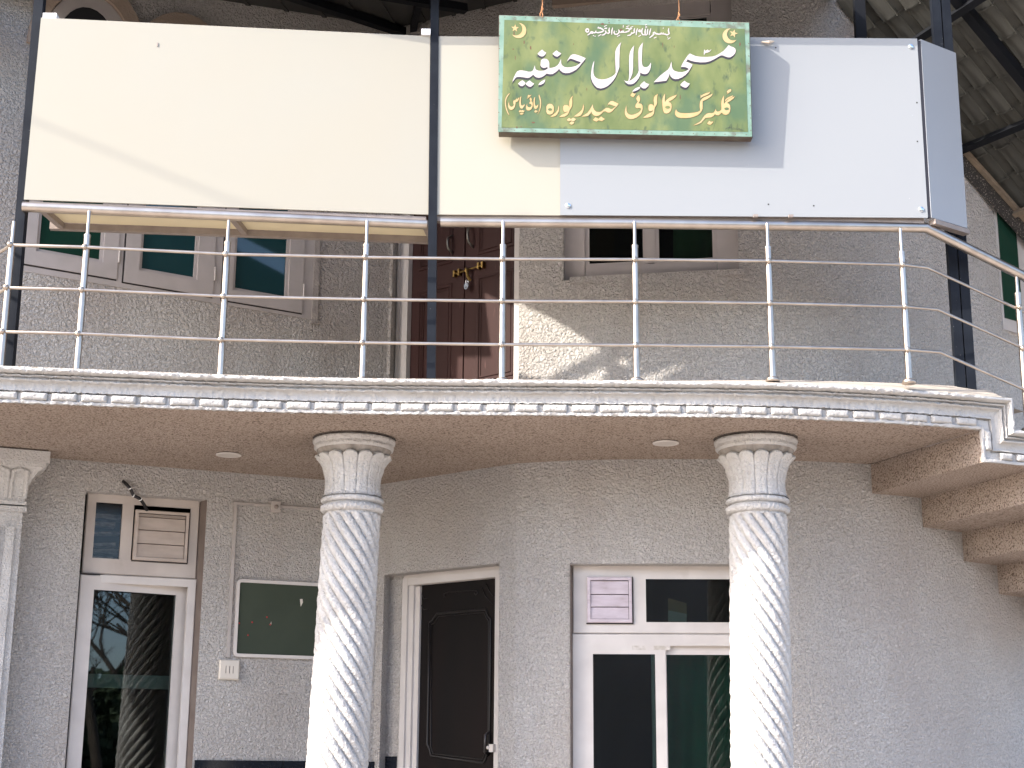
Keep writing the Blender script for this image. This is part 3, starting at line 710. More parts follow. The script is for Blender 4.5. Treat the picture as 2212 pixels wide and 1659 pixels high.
q = MB(); RF.box(q, RF.px(1390, 1300, dR)[0], tB-.04, RF.px(1400, 1350, dR)[1], zt_, dR-.03, dR-.025); part('pane', q, M_GL, wr)
lq = [RF.px(1268, 1246, dR+.03), RF.px(1366, 1345, dR+.03)]
louvre(RF, dR+.001, lq[0][0], lq[1][0], lq[1][1], lq[0][1], wr, M_LOUV, split=[0, .315, .64, 1])
q = MB(); 
for x0, x1 in ((1365, 1396), (1412, 1448)):   # scraped paint left by a removed sticker
    RF.box(q, RF.px(x0, 1398, dR+.006)[0], RF.px(x1, 1398, dR+.006)[0], RF.px(1400, 1404, dR+.006)[1], RF.px(1400, 1392, dR+.006)[1], dR+.005, dR+.0072)
part('scraped_patch', q, mk('scraped', (.42, .38, .33), .8, col2=(.6, .56, .53), nscale=30), wr)

# ---- curtain and card inside the right window
def curtain(fr, t0, t1, z0, z1, d, mat, label, amp=.03, wl_=.16, lean=0):
    q = MB(); N = 60
    for i in range(N+1):
        s = i/N; t = t0+(t1-t0)*s; dd_ = d+amp*math.sin(s*(t1-t0)/wl_*2*math.pi)+amp*.4*math.sin(s*17+1)
        q.v.append(tuple(fr.P(t, z0, dd_))); q.v.append(tuple(fr.P(t+lean, z1, dd_*.9+d*.1)))
    for i in range(N): q.f.append((2*i, 2*i+2, 2*i+3, 2*i+1))
    c = fr.P((t0+t1)/2, z1, d); return single('curtain', q, mat, label, 'curtain', c, smooth=True)
curtain(RF, xs[2]-.02, tB+.1, 1.2, zga+.2, dR-.22, M_CURT, 'dark green curtain behind the right sliding sash next to the right column')
q = MB(); cc = [RF.px(x, y, dR-.10) for x, y in ((1443, 1345), (1483, 1345), (1483, 1303), (1443, 1292))]
mid = [(cc[3][0], cc[0][1]+(cc[3][1]-cc[0][1])*.5), (cc[2][0], cc[1][1]+(cc[2][1]-cc[1][1])*.45)]
card = root('poster_card', 'small orange and cream poster standing behind the transom glass of the right window', 'poster', RF.P(cc[0][0], cc[0][1], dR-.1))
q = MB(); q.prism([RF.P(*cc[0], dR-.1), RF.P(*cc[1], dR-.1), RF.P(*mid[1], dR-.1), RF.P(*mid[0], dR-.1)], RF.n*.004); part('cream_half', q, M_PAPER, card)
q = MB(); q.prism([RF.P(*mid[0], dR-.1), RF.P(*mid[1], dR-.1), RF.P(*cc[2], dR-.1), RF.P(*cc[3], dR-.1)], RF.n*.004); part('orange_half', q, M_PORNG, card)

# ---- upper window (right) with arched plan
dU = -.085
q = MB(); tA, tB = tW0-.01, tW1+.01
zg = (WF.px(1265, 577, dU)[1]+WF.px(1535, 557, dU)[1])/2
gx = [WF.px(x, 540, dU)[0] for x in (1271, 1396, 1416, 1541)]
wd = WF.t
lf_ = WF.px(1263, 540, dU)[0]-WF.px(1237, 540, dU)[0]
WF.box(q, tA, WF.px(1263, 540, dU)[0], zW0-.02, zWt+.02, dU-.06, dU)
WF.box(q, WF.px(1549, 540, dU)[0], tB, zW0-.02, zWt+.02, dU-.06, dU)
WF.box(q, gx[0]-.02, gx[3]+.02, zW0-.02, zg-.01, dU-.06, dU-.002)
ztw = WF.px(1480, 34, dU)[1]
WF.box(q, gx[0]-.02, gx[3]+.02, ztw, zWt+.02, dU-.06, dU-.002)
WF.box(q, gx[1], gx[2], zg, ztw, dU-.05, dU-.006)
ww = part('window', q, M_WOODW, B, label='upper window with pale wooden frame between the door and the right end')
q = MB(); WF.frame(q, gx[0]-.03, gx[1]+.012, zg-.02, ztw+.02, .03, dU-.05, dU-.012); part('sash', q, M_WOODW, ww)
q = MB(); WF.frame(q, gx[2]-.012, gx[3]+.03, zg-.02, ztw+.02, .03, dU-.05, dU-.012); part('sash', q, M_WOODW, ww)
q = MB(); WF.box(q, gx[0]-.01, gx[1]+.0, zg, ztw, dU-.04, dU-.036); part('pane', q, M_GL, ww)
q = MB(); WF.box(q, gx[2], gx[3]+.01, zg, ztw, dU-.04, dU-.036); part('pane', q, M_GL, ww)
q = MB(); WF.box(q, WF.px(1235, 585, -.02)[0]-.01, tB+.02, zW0-.03, zW0+.012, dU, .012); part('sill', q, M_UP, ww)
curtain(WF, WF.px(1452, 540, dU-.1)[0], gx[3]+.12, zg-.1, ztw, dU-.16, M_CURT2, 'olive curtain hanging in the right half of the upper window', .02, .3, .03)
# lintel moulding above the window
q = MB(); a = WF.px(1225, 38, .02); b = WF.px(1590, 4, .02)
WF.box(q, tA-.06, tB+.05, zWt+.002, zWt+.10, -.02, .03); part('lintel', q, mk('tan_stucco', (.36, .28, .22), .9, bump=.8, bscale=60, bdist=.008), ww)

# ---- upper left wall: three arched casements
def arch_pts(t0, t1, z0, zs, rise, n=14):
    c = (t0+t1)/2; h = (t1-t0)/2
    return [(t0, z0), (t1, z0)]+[(c+h*math.cos(math.pi*i/n), zs+rise*math.sin(math.pi*i/n)) for i in range(n+1)]
def ring_prism(fr, q, O, I, d0, d1):
    n_ = len(O); base = len(q.v)
    for pts, d in ((O, d0), (O, d1), (I, d1), (I, d0)):
        for t, z in pts: q.v.append(tuple(fr.P(t, z, d)))
    for k in range(4):
        for j in range(n_):
            a = base+k*n_+j; b = base+k*n_+(j+1) % n_; kk = (k+1) % 4
            q.f.append((a, b, base+kk*n_+(j+1) % n_, base+kk*n_+j))
S = [((47, 568.6), (251.3, 602.4), (260.4, 487.8), ((78, 541), (222.7, 567.3)), 'leftmost arched casement of the upper wall, beside the black post'),
     ((267, 607.6), (458.3, 641.5), (468.8, 494.3), ((300.8, 580.3), (425.8, 607.6)), 'middle arched casement of the upper wall, standing ajar'),
     ((480, 645), (652, 678), (659.8, 502), ((502.6, 624.6), (622.8, 646.7)), 'right arched casement of the upper left wall')]
# sub frame (flat band) behind all three
tF0 = UF.px(40, 595, .0)[0]; tF1 = (UF.px(667.6, 689.7)[0]+UF.px(685, 502)[0])/2
zF0 = (UF.px(251, 620)[1]+UF.px(667, 689)[1])/2
ZSP = [UF.px(190, 18, 0)[1]-.355, UF.px(378, 23, .03)[1]-.59, 5.72]
for i, (bl, br, tr_, gl_, lab) in enumerate(S):
    dS = .012; zSP = ZSP[i]
    x0 = UF.px(*bl, dS)[0]; x1 = (UF.px(*br, dS)[0]+UF.px(*tr_, dS)[0])/2; z0 = (UF.px(*bl, dS)[1]+UF.px(*br, dS)[1])/2
    ga = UF.px(*gl_[0], dS); gb = UF.px(*gl_[1], dS); zg = (ga[1]+gb[1])/2
    rise = .46; O = arch_pts(x0, x1, z0, zSP, rise); I = arch_pts(ga[0], gb[0], zg, zSP, rise-.10)
    q = MB(); ring_prism(UF, q, O, I, -.05, dS); wn = part('window', q, M_WOODW, B, label=lab)
    q = MB(); O2 = arch_pts(ga[0]-.002, gb[0]+.002, zg-.002, zSP, rise-.098); I2 = arch_pts(ga[0]+.022, gb[0]-.022, zg+.022, zSP, rise-.122)
    ring_prism(UF, q, O2, I2, -.04, -.006); part('glazing_bead', q, M_WOODW, wn)
    q = MB(); q.prism([UF.P(t, z, -.022) for t, z in I2], UF.n*.004); part('pane', q, M_GLG if i == 0 else M_GLU, wn)
    q = MB(); q.prism([UF.P(t, z, -.16) for t, z in arch_pts(x0+.02, x1-.02, z0, zSP, rise-.03)], UF.n*.004)
    # plaster band round the arch
    O3 = arch_pts(x0-.10, x1+.10, zSP-.05, zSP, rise+.13)[2:]; I3 = arch_pts(x0-.005, x1+.005, zSP-.05, zSP, rise+.01)[2:]
    q = MB(); O3 = O3+[(x0-.10, zSP-.02), (x1+.10, zSP-.02)]; I3 = I3+[(x0-.005, zSP-.02), (x1+.005, zSP-.02)]
    ring_prism(UF, q, O3, I3, -.06, .035+.004*i); part('arch_band', q, MAT['tan_stucco'], wn)
    # hinge on the right stile
    q = MB(); zh = z0+.17; q.tube([UF.P(x1-.004+.01, zh-.05, dS+.004), UF.P(x1-.004+.01, zh+.05, dS+.004)], .006, 8); part('hinge', q, M_UPVC, wn)
    q = MB(); UF.box(q, x0-.009, x1+.001, z0-.010, z0-.001, -.04, dS-.006); UF.box(q, x0-.010, x0-.001, z0-.01, zSP, -.04, dS-.006); part('shadow_gap', q, M_DARK, wn)
    S[i] = (x0, x1, z0, ga[0], gb[0], zg)
# the frame band the casements close on: posts and bottom rail
q = MB(); zb = zF0
UF.box(q, tF0, tF1, zb, S[0][2]-.011, -.06, .004)
UF.box(q, tF0, S[0][0]-.011, S[0][2]-.011, 5.7, -.06, .004)
UF.box(q, S[0][1]+.002, S[1][0]-.011, S[0][2]-.011, 5.6, -.06, .003)
UF.box(q, S[1][1]+.002, S[2][0]-.011, S[0][2]-.011, 5.6, -.06, .003)
UF.box(q, S[2][1]+.002, tF1, S[0][2]-.011, 5.6, -.06, .003)
part('casement_frame', q, M_WOODW, B)
q = MB(); UF.box(q, tF1, tF1+.045, zb-.03, 5.7, -.06, .010); part('frame_edge_plaster', q, mk('patchy_plaster', (.42, .38, .35), .9, col2=(.32, .29, .27), nscale=20, bump=1, bscale=60, bdist=.01), B)

# rebuild the upper wall opening for the casements: the wall mesh above is closed there, so cut the rectangle
uw = bpy.data.objects['upper_wall']
me = uw.data; bpy.data.objects.remove(uw); bpy.data.meshes.remove(me)
zc_top = 5.9
wall('upper_wall', UC, ZT, 8.6, [(ul(UF, UC, S[i][0]+.02), ul(UF, UC, S[i][1]-.02), S[i][2]+.02, ZSP[i]+.02) for i in range(3)]+[(ul(UDF, UC, tDD0), ul(UDF, UC, tDD1), ZT+.004, 5.95), (ul(WF, UC, tW0), ul(WF, UC, tW1), zW0, zWt)], M_UP, .14)
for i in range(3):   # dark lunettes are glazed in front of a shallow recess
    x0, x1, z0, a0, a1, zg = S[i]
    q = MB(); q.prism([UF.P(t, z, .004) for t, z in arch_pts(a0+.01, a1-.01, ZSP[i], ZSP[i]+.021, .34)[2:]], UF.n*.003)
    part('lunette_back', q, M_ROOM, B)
curtain(UF, S[0][3]-.05, S[0][4]+.1, S[0][5]-.1, 5.98, -.22, M_CURT, 'green curtain filling the leftmost arched casement', .015, .25)
curtain(UF, S[2][3]-.1, S[2][4]+.02, S[2][5]-.1, 5.7, -.30, M_CURT, 'green curtain in the right arched casement beside the plaster edge', .02, .3, .0)
curtain(UF, S[1][3]-.1, S[1][4]+.05, S[1][5]-.1, 5.9, -.38, M_CURT, 'green curtain deep inside the middle arched casement', .02, .3, .0)

# ---- upper double door
dd = -.10
zdt = 5.95
tj = [UDF.px(x, 700, dd)[0] for x in (847, 860, 872, 879)]
q = MB(); tL = [UDF.px(847, 700, 0)[0], UDF.px(862, 700, 0)[0]]
tRt = UDF.px(1116, 700, dd)[0]
xl = [max(.02, UDF.px(x, 650, dd)[0]) for x in (848, 859, 872, 883)]
UDF.box(q, .0, xl[1], ZT, zdt, dd-.08, dd+.02); UDF.box(q, xl[1], xl[2], ZT, zdt, dd-.08, dd-.0); UDF.box(q, xl[2], xl[3], ZT, zdt, dd-.08, dd+.012)
UDF.box(q, tRt, tDD1+.003, ZT, zdt, dd-.08, dd+.03); UDF.box(q, 0, tDD1, zdt-.06, zdt+.02, dd-.08, dd+.01)
ud = part('door', q, M_DWHT, B, label='maroon panelled double door of the upper floor')
zl1 = zdt-.06; dl = dd-.03
ts = UDF.px(1029, 700, dl)[0]
ts = UDF.px(1150/1.3888+(805)/3.318/1.3888, 720, dl)[0]
Fx = lambda x: (1150+x/3.318)/1.3888
Fy = lambda y: (650+y/3.318)/1.3888
ts = UDF.px(Fx(806), Fy(1100), dl)[0]
for nm, a, b in (('door_leaf', xl[3]-.002, ts-.002), ('door_leaf', ts+.002, tRt)):
    q = MB(); UDF.box(q, a, b, ZT+.01, zl1, dl-.04, dl); lf = part(nm, q, M_DOORU, ud)
def panel(x0, x1, z0, z1):   # raised and fielded panel
    q = MB(); UDF.frame(q, x0, x1, z0, z1, .018, dl-.002, dl+.007, bev=.005)
    UDF.frame(q, x0+.028, x1-.028, z0+.028, z1-.028, .012, dl-.002, dl+.006, bev=.005)
    part('raised_panel', q, M_DOORU, ud)
xa = UDF.px(Fx(345), Fy(1000), dl)[0]; xb = UDF.px(Fx(682), Fy(1000), dl)[0]
xc = UDF.px(Fx(930), Fy(1000), dl)[0]; xd = UDF.px(Fx(1305), Fy(1000), dl)[0]
za_ = UDF.px(Fx(1300), Fy(500), dl)[1]; zb_ = UDF.px(Fx(1300), Fy(290), dl)[1]
zbt = UDF.px(Fx(1290), Fy(1580), dl)[1]
panel(xa, xb, zbt, za_); panel(xc, xd, zbt, za_); panel(xa, xb, zb_, zb_+.75); panel(xc, xd, zb_, zb_+.75)
q = MB(); UDF.box(q, xa+.06, xa+.066, zbt+.05, za_-.05, dl, dl+.008); UDF.box(q, ts-.018, ts-.002, ZT+.01, zl1, dl-.001, dl+.010); part('meeting_strip', q, M_DOORU, ud)
def uh(x0, y0, x1, y1):
    a = UDF.px(Fx(x0), Fy(y0), dl); b = UDF.px(Fx(x1), Fy(y1), dl); q = MB()
    pts = [UDF.P(a[0], a[1], dl), UDF.P(a[0]-.004, a[1]-.02, dl+.03)]+[UDF.P(a[0]+(b[0]-a[0])*s, a[1]+(b[1]-a[1])*s, dl+.035+.022*math.sin(math.pi*s)) for s in (.2, .35, .5, .65, .8)]+[UDF.P(b[0], b[1]+.02, dl+.03), UDF.P(b[0], b[1], dl)]
    q.tube(pts, .009, 8); part('handle', q, mk('antique_handle', (.20, .19, .17), .35, .8), ud, smooth=True)
uh(690, 190, 690, 370); uh(885, 95, 895, 310)
q = MB(); a = UDF.px(Fx(712), Fy(572), dl+.02); b = UDF.px(Fx(992), Fy(482), dl+.02)
q.tube([UDF.P(*a, dl+.022), UDF.P(*b, dl+.022)], .0075, 8)
for s in (0, .17, .86, 1.0):
    c = (a[0]+(b[0]-a[0])*s, a[1]+(b[1]-a[1])*s); UDF.box(q, c[0]-.008, c[0]+.008, c[1]-.022, c[1]+.026, dl, dl+.034)
m_ = UDF.px(Fx(840), Fy(530), dl+.03); q.tube([UDF.P(m_[0]-.015, m_[1]+.012, dl+.035), UDF.P(m_[0]+.003, m_[1]+.0, dl+.045), UDF.P(m_[0]+.008, m_[1]-.05, dl+.04), UDF.P(m_[0]+.018, m_[1]-.085, dl+.02)], .011, 8)
part('slide_bolt', q, M_BRASS, ud, smooth=False)
pk = UDF.px(Fx(830), Fy(690), dl+.04)
pl = root('padlock', 'small chrome padlock hanging from the brass bolt of the maroon door', 'padlock', UDF.P(pk[0], pk[1], dl+.04))
q = MB(); N = 14; q.prism([UDF.P(pk[0]+.021*math.cos(2*math.pi*i/N), pk[1]-.002+.026*math.sin(2*math.pi*i/N), dl+.028) for i in range(N)], UDF.n*.02); part('lock_body', q, M_CHROME, pl)
q = MB(); q.tube([UDF.P(pk[0]+.014*math.cos(a_)*1.0, pk[1]+.020+max(0, math.sin(a_))*.026, dl+.038) for a_ in [math.pi*i/8 for i in range(9)]], .0045, 8); part('shackle', q, M_CHROME, pl, smooth=True)
q = MB(); UDF.box(q, pk[0]-.003, pk[0]+.003, pk[1]-.018, pk[1]-.004, dl+.047, dl+.050); part('keyhole', q, M_DARK, pl)
q = MB(); a = UDF.px(Fx(985), Fy(60), dl+.002); q.prism([UDF.P(a[0]-.0, a[1]-.035, dl+.001), UDF.P(a[0]+.075, a[1]-.005, dl+.001), UDF.P(a[0]+.075, a[1]+.06, dl+.001), UDF.P(a[0], a[1]+.06, dl+.001)], UDF.n*.002)
single('paper_notice', q, M_PAPER, 'torn white paper pasted on the right leaf of the maroon door', 'paper', UDF.P(a[0], a[1], dl))

# ---- right hand upper window, seen past the right post
SF = Fr((3.1, 10.62), (3.7, 11.06)); q = MB()
a = SF.px(2160, 560, .01)[0]; b = SF.px(2198, 560, .01)[0]; z0 = SF.px(2180, 690, .01)[1]
SF.box(q, a-.02, b+.45, z0-.09, 6.4, -.03, .012); sw = part('window', q, M_DWHT, B, label='green glazed window at the right end of the upper floor')
q = MB(); SF.box(q, a, b, z0, 6.3, .005, .018); part('pane', q, mk('green_film', (.014, .045, .030), .12), sw)
q = MB(); SF.box(q, b+.12, b+.40, z0, 6.3, .005, .018); part('pane', q, mk('green_film', (.014, .045, .030), .12), sw)

# ------------------------------------------------------------------ fixtures on the ground floor wall
nb = root('notice_board', 'dark green felt notice board with a white frame left of the left column', 'notice board', LF.P(LF.px(600, 1340)[0], LF.px(600, 1420)[1], .01))
t0 = LF.px(510.4, 1300, .02)[0]; t0 = (LF.px(512, 1252, .02)[0]+LF.px(503, 1421, .02)[0])/2; t1 = t0+.90
z1 = (LF.px(510, 1252, .02)[1]+LF.px(690, 1258, .02)[1])/2; z0 = (LF.px(503, 1421, .02)[1]+LF.px(680, 1422, .02)[1])/2
def rrect(t0, t1, z0, z1, r, n=5):
    o = []
    for cx, cz, a0 in ((t1-r, z1-r, 0), (t0+r, z1-r, 90), (t0+r, z0+r, 180), (t1-r, z0+r, 270)):
        for i in range(n+1): a = R(a0+90*i/n); o.append((cx+r*math.cos(a), cz+r*math.sin(a)))
    return o
q = MB(); ring_prism(LF, q, rrect(t0, t1, z0, z1, .035), rrect(t0+.022, t1-.022, z0+.022, z1-.022, .012), 0, .026); part('frame', q, M_UPVC, nb)
q = MB(); LF.box(q, t0+.015, t1-.015, z0+.015, z1-.015, .002, .014); part('felt', q, M_BOARD, nb)
for x, y in ((577.0, 1333), (536, 1372), (584, 1349), (545, 1344), (517, 1346)):
    c = LF.px(x, y, .02); q = MB(); q.sphere(LF.P(c[0], c[1], .017), .006, 8, 6); part('pin', q, M_PRED, nb)
c = LF.px(651, 1301, .02); q = MB(); q.prism([LF.P(c[0]-.010, c[1]+.022, .0145), LF.P(c[0]-.002, c[1]-.03, .0145), LF.P(c[0]+.012, c[1]+.0, .0145), LF.P(c[0]+.008, c[1]+.024, .0145)], LF.n*.002); part('paper_scrap', q, M_PAPER, nb)
c = LF.px(585, 1346, .02); q = MB(); q.prism([LF.P(c[0]-.004, c[1]-.012, .0145), LF.P(c[0]+.005, c[1]-.008, .0145), LF.P(c[0]+.004, c[1]+.012, .0145)], LF.n*.002); part('paper_scrap', q, M_PAPER, nb)

tr = root('cable_trunking', 'painted plastic trunking running over the notice board and down to the switch', 'trunking', LF.P(LF.px(505, 1090)[0], LF.px(505, 1420)[1]))
a = LF.px(505, 1087.5, .01); b = LF.px(697, 1100, .01); zh = (a[1]+b[1])/2
q = MB(); LF.box(q, a[0], b[0]+.45, zh-.008, zh+.008, 0, .014); part('horizontal_run', q, M_TRUNK, tr)
c = LF.px(497, 1420, .01); tv = (a[0]+c[0])/2+.0
q = MB(); LF.box(q, tv-.012, tv+.010, c[1]-.0, zh+.008, 0, .016); part('vertical_run', q, M_TRUNK, tr)
c = LF.px(595, 1093, .02); q = MB(); LF.box(q, c[0]-.032, c[0]+.032, zh-.045, zh+.03, 0, .032); jb = part('junction_box', q, M_TRUNK, tr)
q = MB(); q.sphere(LF.P(c[0]+.004, zh-.008, .030), .016, 10, 6); part('box_hole', q, M_ALU, tr)
sw = root('light_switch', 'ivory two gang light switch below the notice board', 'switch', LF.P(LF.px(495, 1447)[0], LF.px(495, 1447)[1]))
a = LF.px(474.5, 1424.5, .02); b = LF.px(516, 1469, .02)
q = MB(); LF.frame(q, a[0], b[0], b[1], a[1], .034, 0, .03, bev=.008); part('plate', q, M_PLAS, sw)
q = MB(); LF.box(q, a[0]+.032, b[0]-.032, b[1]+.032, a[1]-.032, 0, .022); part('recess', q, M_ALU, sw)
mid = (a[0]+b[0])/2
for s in (-1, 1):
    q = MB(); LF.box(q, mid+.003 if s > 0 else mid-.022, mid+.022 if s > 0 else mid-.003, b[1]+.040, a[1]-.040, .02, .031); part('rocker', q, M_PLAS, sw)
q = MB()
pts = [LF.P(*LF.px(x, y, d_), d_) for x, y, d_ in ((266, 1040, 0), (272, 1045, .03), (281, 1055, .035), (288, 1070, .02), (303, 1078, .0), (310, 1088, -.04), (317, 1101, -.06), (317, 1104, -.09))]
q.tube(pts, .011, 10)
cb = root('black_cable', 'black cable with white ties above the louvre of the left window', 'cable', pts[0])
part('sheath', q, M_CABLE, cb, smooth=True)
for i in (2, 3, 4):
    q = MB(); q.tube([pts[i]-(pts[i+1]-pts[i]).normalized()*.004, pts[i]+(pts[i+1]-pts[i]).normalized()*.004], .0135, 10); part('tie', q, M_BRK, cb, smooth=True)
for (x, y), lab in (((494, 980.5), 'round recessed light in the soffit left of the left column'), ((1438, 955), 'round recessed light in the soffit left of the right column')):
    c = on_z(x, y, ZS); L = root('ceiling_light', lab, 'light', (c.x, c.y, ZS), 'round lights in the balcony soffit')
    q = MB(); NN = 36
    def rg(k, ph): return [(.070, -.001), (.083, -.004), (.083, -.010), (.070, -.013), (.066, -.010)][k][0], ZS+[(.070, -.001), (.083, -.004), (.083, -.010), (.070, -.013), (.066, -.010)][k][1]
    part('trim_ring', lathe(rg, 5, NN, c.x, c.y), M_UPVC, L, smooth=True)
    q = MB(); q.prism([(c.x+.067*math.cos(2*math.pi*i/NN), c.y+.067*math.sin(2*math.pi*i/NN), ZS-.011) for i in range(NN)], (0, 0, .004)); part('diffuser', q, M_GLOW, L)
    q = MB(); q.prism([(c.x+.079*math.cos(2*math.pi*i/NN), c.y+.079*math.sin(2*math.pi*i/NN), ZS-.0035) for i in range(NN)], (0, 0, .003)); part('gap_ring', q, M_DARK, L)

# ------------------------------------------------------------------ balcony railing
RX = [(-2.52, 8.62), (-1.71, 8.73), (-.88, 8.755), (-.06, 8.745), (.73, 8.735), (1.53, 8.745), (2.35, 8.82)]
HZ = 4.828; RZ = [4.040, 4.307, 4.570]
rail = root('balcony_railing', 'stainless steel railing with three thin rails along the balcony edge', 'railing', (0, 8.74, ZT))
PL = Vector((-2.945, 8.56, 0)); PLb = Vector((-3.55, 9.3, 0))
zc_ = on_z(2005, 484, HZ); CR = Vector((zc_.x, 8.855, 0))
# stair side: descends to the right
dirC = Vector((.93, .36, -.43)); 
def seg_end(s): return CR+Vector((dirC.x*s, dirC.y*s, 0))
def hr_profile(p0, p1, name='handrail', w=.05, h=.062):
    q = MB(); q.tube([p0, p1], .031, 20); return q
q = MB(); a = Vector((-2.915, 8.61, HZ)); b = Vector((-.525, 8.85, HZ-.004)); 
q.tube([a, b], .031, 20); part('handrail', q, M_STEEL, rail, smooth=True, sharp=40)
q = MB(); a = Vector((-.44, 8.815, HZ-.002)); c = Vector((CR.x, 8.855, HZ)); 
e = on_plan(2212, 597, (CR.x, 8.855), (CR.x+.93, 8.855+.36)); e = c+(e-c)*1.6
q.tube([a, Vector((.8, 8.80, HZ-.008)), c, e], .031, 20); part('handrail', q, M_STEEL, rail, smooth=True, sharp=40)
slope = (e.z-c.z)/math.hypot(e.x-c.x, e.y-c.y); dh = Vector((e.x-c.x, e.y-c.y, 0)).normalized()
rails = []
for k, z in enumerate(RZ):
    q = MB(); pts = [PLb+Vector((0, 0, z)), PL+Vector((0, 0, z))]+[Vector((x, y-.022, z+(.005 if i in (0, 1) else (-.008 if 3 <= i <= 5 else 0)))) for i, (x, y) in enumerate(RX)]
    cx = (2003, 2024, 2030)[2-k]; cy = (566, 658, 751)[2-k]
    cpt = on_y(cx, cy, 8.86); cpt = Vector((cpt.x, 8.86, z+.003)); ept = cpt+dh*1.3+Vector((0, 0, slope*1.3*.92))
    pts += [cpt, ept]; q.tube(pts, .0095, 10); part('rail', q, M_STEEL, rail, smooth=True, sharp=40)
def baluster(p, zbase, ztop, rz, sc=1):
    q = MB(); q.tube([Vector((p.x, p.y, zbase-.01)), Vector((p.x, p.y, ztop-.16))], .0195, 16)
    bl = part('baluster', q, M_STEEL, rail, smooth=True, sharp=40)
    q = MB(); q.tube([Vector((p.x, p.y, ztop-.165)), Vector((p.x, p.y, ztop-.15)), Vector((p.x, p.y, ztop-.148)), Vector((p.x, p.y, ztop))], [.021, .021, .011, .010], 14); part('top_pin', q, M_STEEL, bl, smooth=True, sharp=30)
    q = MB(); q.tube([Vector((p.x, p.y, zbase-.012)), Vector((p.x, p.y, zbase+.006)), Vector((p.x, p.y, zbase+.014)), Vector((p.x, p.y, zbase+.018))], [.042, .040, .030, .021], 18); part('flange', q, M_STEELB, bl, smooth=True)
    for z in rz:
        q = MB(); q.sphere((p.x-.004, p.y-.026, z), .0175, 12, 8); part('ball_clamp', q, M_STEELB, bl, smooth=True)
for i, (x, y) in enumerate(RX):
    dz = .005 if i < 2 else (-.008 if 3 <= i <= 5 else 0)
    baluster(Vector((x, y, 0)), ZT+rise_(FC.u_of(x, y))*.62, HZ-.02, [z+dz for z in RZ])
bp = on_plan(2195, 590, (CR.x, 8.855), (CR.x+.93, 8.855+.36)); s_ = math.hypot(bp.x-CR.x, bp.y-8.855)
zt__ = bp.z+.02; baluster(Vector((bp.x, bp.y, 0)), ZT-RISE+.02, zt__, [z+slope*s_*.92*.95 for z in RZ])
baluster(Vector((PL.x, PL.y+.01, 0)), ZT, 4.72, RZ)

# ------------------------------------------------------------------ panels on the railing
PZ0 = 4.874; PZ1 = 6.058
def sheet(q, P4, th):   # P4 front corners bl, br, tr, tl
    P4 = [Vector(p) for p in P4]; n_ = (P4[1]-P4[0]).cross(P4[3]-P4[0]).normalized()
    if n_.y > 0: n_ = -n_
    return q.prism(P4, -n_*th)
def pt(x, y, Y): return on_y(x, y, Y)
p1 = root('cream_signboard', 'large blank cream signboard on the handrail left of the centre post', 'signboard', (-1.7, 8.7, PZ0))
q = MB(); A = Vector((-2.912, 8.608, PZ0)); Bq = Vector((-.512, 8.815, PZ0)); A2 = Vector((-2.905, 8.604, PZ1)); B2 = Vector((-.519, 8.81, PZ1-.002))
sheet(q, [A, Bq, B2, A2], .012); part('sheet', q, M_CREAM, p1)
back = Vector((.03, .36, 0)); zl = PZ0-.018
q = MB(); sheet(q, [A+Vector((.06, .02, -.012)), Bq+Vector((-.04, .02, -.012)), Bq+back+Vector((-.04, 0, -.012)), A+back+Vector((.06, 0, -.012))], -.004)
part('underside_sheet', q, M_CREAMB, p1)
q = MB(); q.beam(A+back+Vector((.02, .02, -.03)), Bq+back+Vector((-.01, .02, -.03)), .04, .045); part('frame_bar', q, M_ALU, p1)
q = MB(); q.beam(A+Vector((.04, .03, -.03)), Bq+Vector((-.02, .03, -.03)), .04, .04); part('frame_bar', q, M_ALU, p1)
for s in (.035, .5, .985):
    a = A+(Bq-A)*s; q = MB(); q.beam(a+Vector((0, .03, -.028)), a+back+Vector((.01, .02, -.028)), .035, .04); part('frame_bar', q, M_ALU, p1)
for x0, x1, y0, y1 in ((92, 122, 28, 38.5), (910, 930, 62, 72)):
    a = on_y(x0, y1, 8.62 if x0 < 500 else 8.79); b = on_y(x1, y0, 8.62 if x0 < 500 else 8.79)
    q = MB(); q.box(a.x, b.x, a.y, a.y+.06, PZ1+.001, b.z); part('top_bracket', q, M_BRK, p1)
q = MB(); c = on_y(337, 89, 8.62); fr = (c.x-A2.x)/(B2.x-A2.x); yy = A2.y+(B2.y-A2.y)*fr; q.box(c.x-.004, c.x+.003, yy-.004, yy+.002, c.z-.012, c.z+.012); part('scratch', q, M_ALU, p1)
p2 = root('cream_side_panel', 'cream panel behind the left part of the green sign', 'panel', (-.1, 8.8, PZ0))
q = MB(); sheet(q, [(-.472, 8.812, PZ0), (.30, 8.812, PZ0), (.30, 8.812, PZ1), (-.478, 8.812, PZ1)], .012); part('sheet', q, M_CREAM, p2)
q = MB(); q.box(.296, .303, 8.806, 8.813, PZ0, PZ0+.55); part('seam', q, M_DARK, p2)
q = MB(); q.box(-.47, 2.5, 8.83, 8.87, PZ0-.035, PZ0+.01); part('frame_bar', q, M_ALU, p2)
p3 = root('white_panel', 'glossy white panel on the handrail right of the green sign', 'panel', (1.4, 8.8, PZ0))
xr = on_y(2004, 463, 8.80).x; q = MB(); xl_ = on_y(1210, 458, 8.80).x
q = MB(); sheet(q, [(xl_, 8.800, PZ0-.002), (xr, 8.800, PZ0-.002), (xr+.003, 8.803, PZ1+.004), (xl_, 8.803, PZ1+.004)], .008); part('sheet', q, M_WPAN, p3)
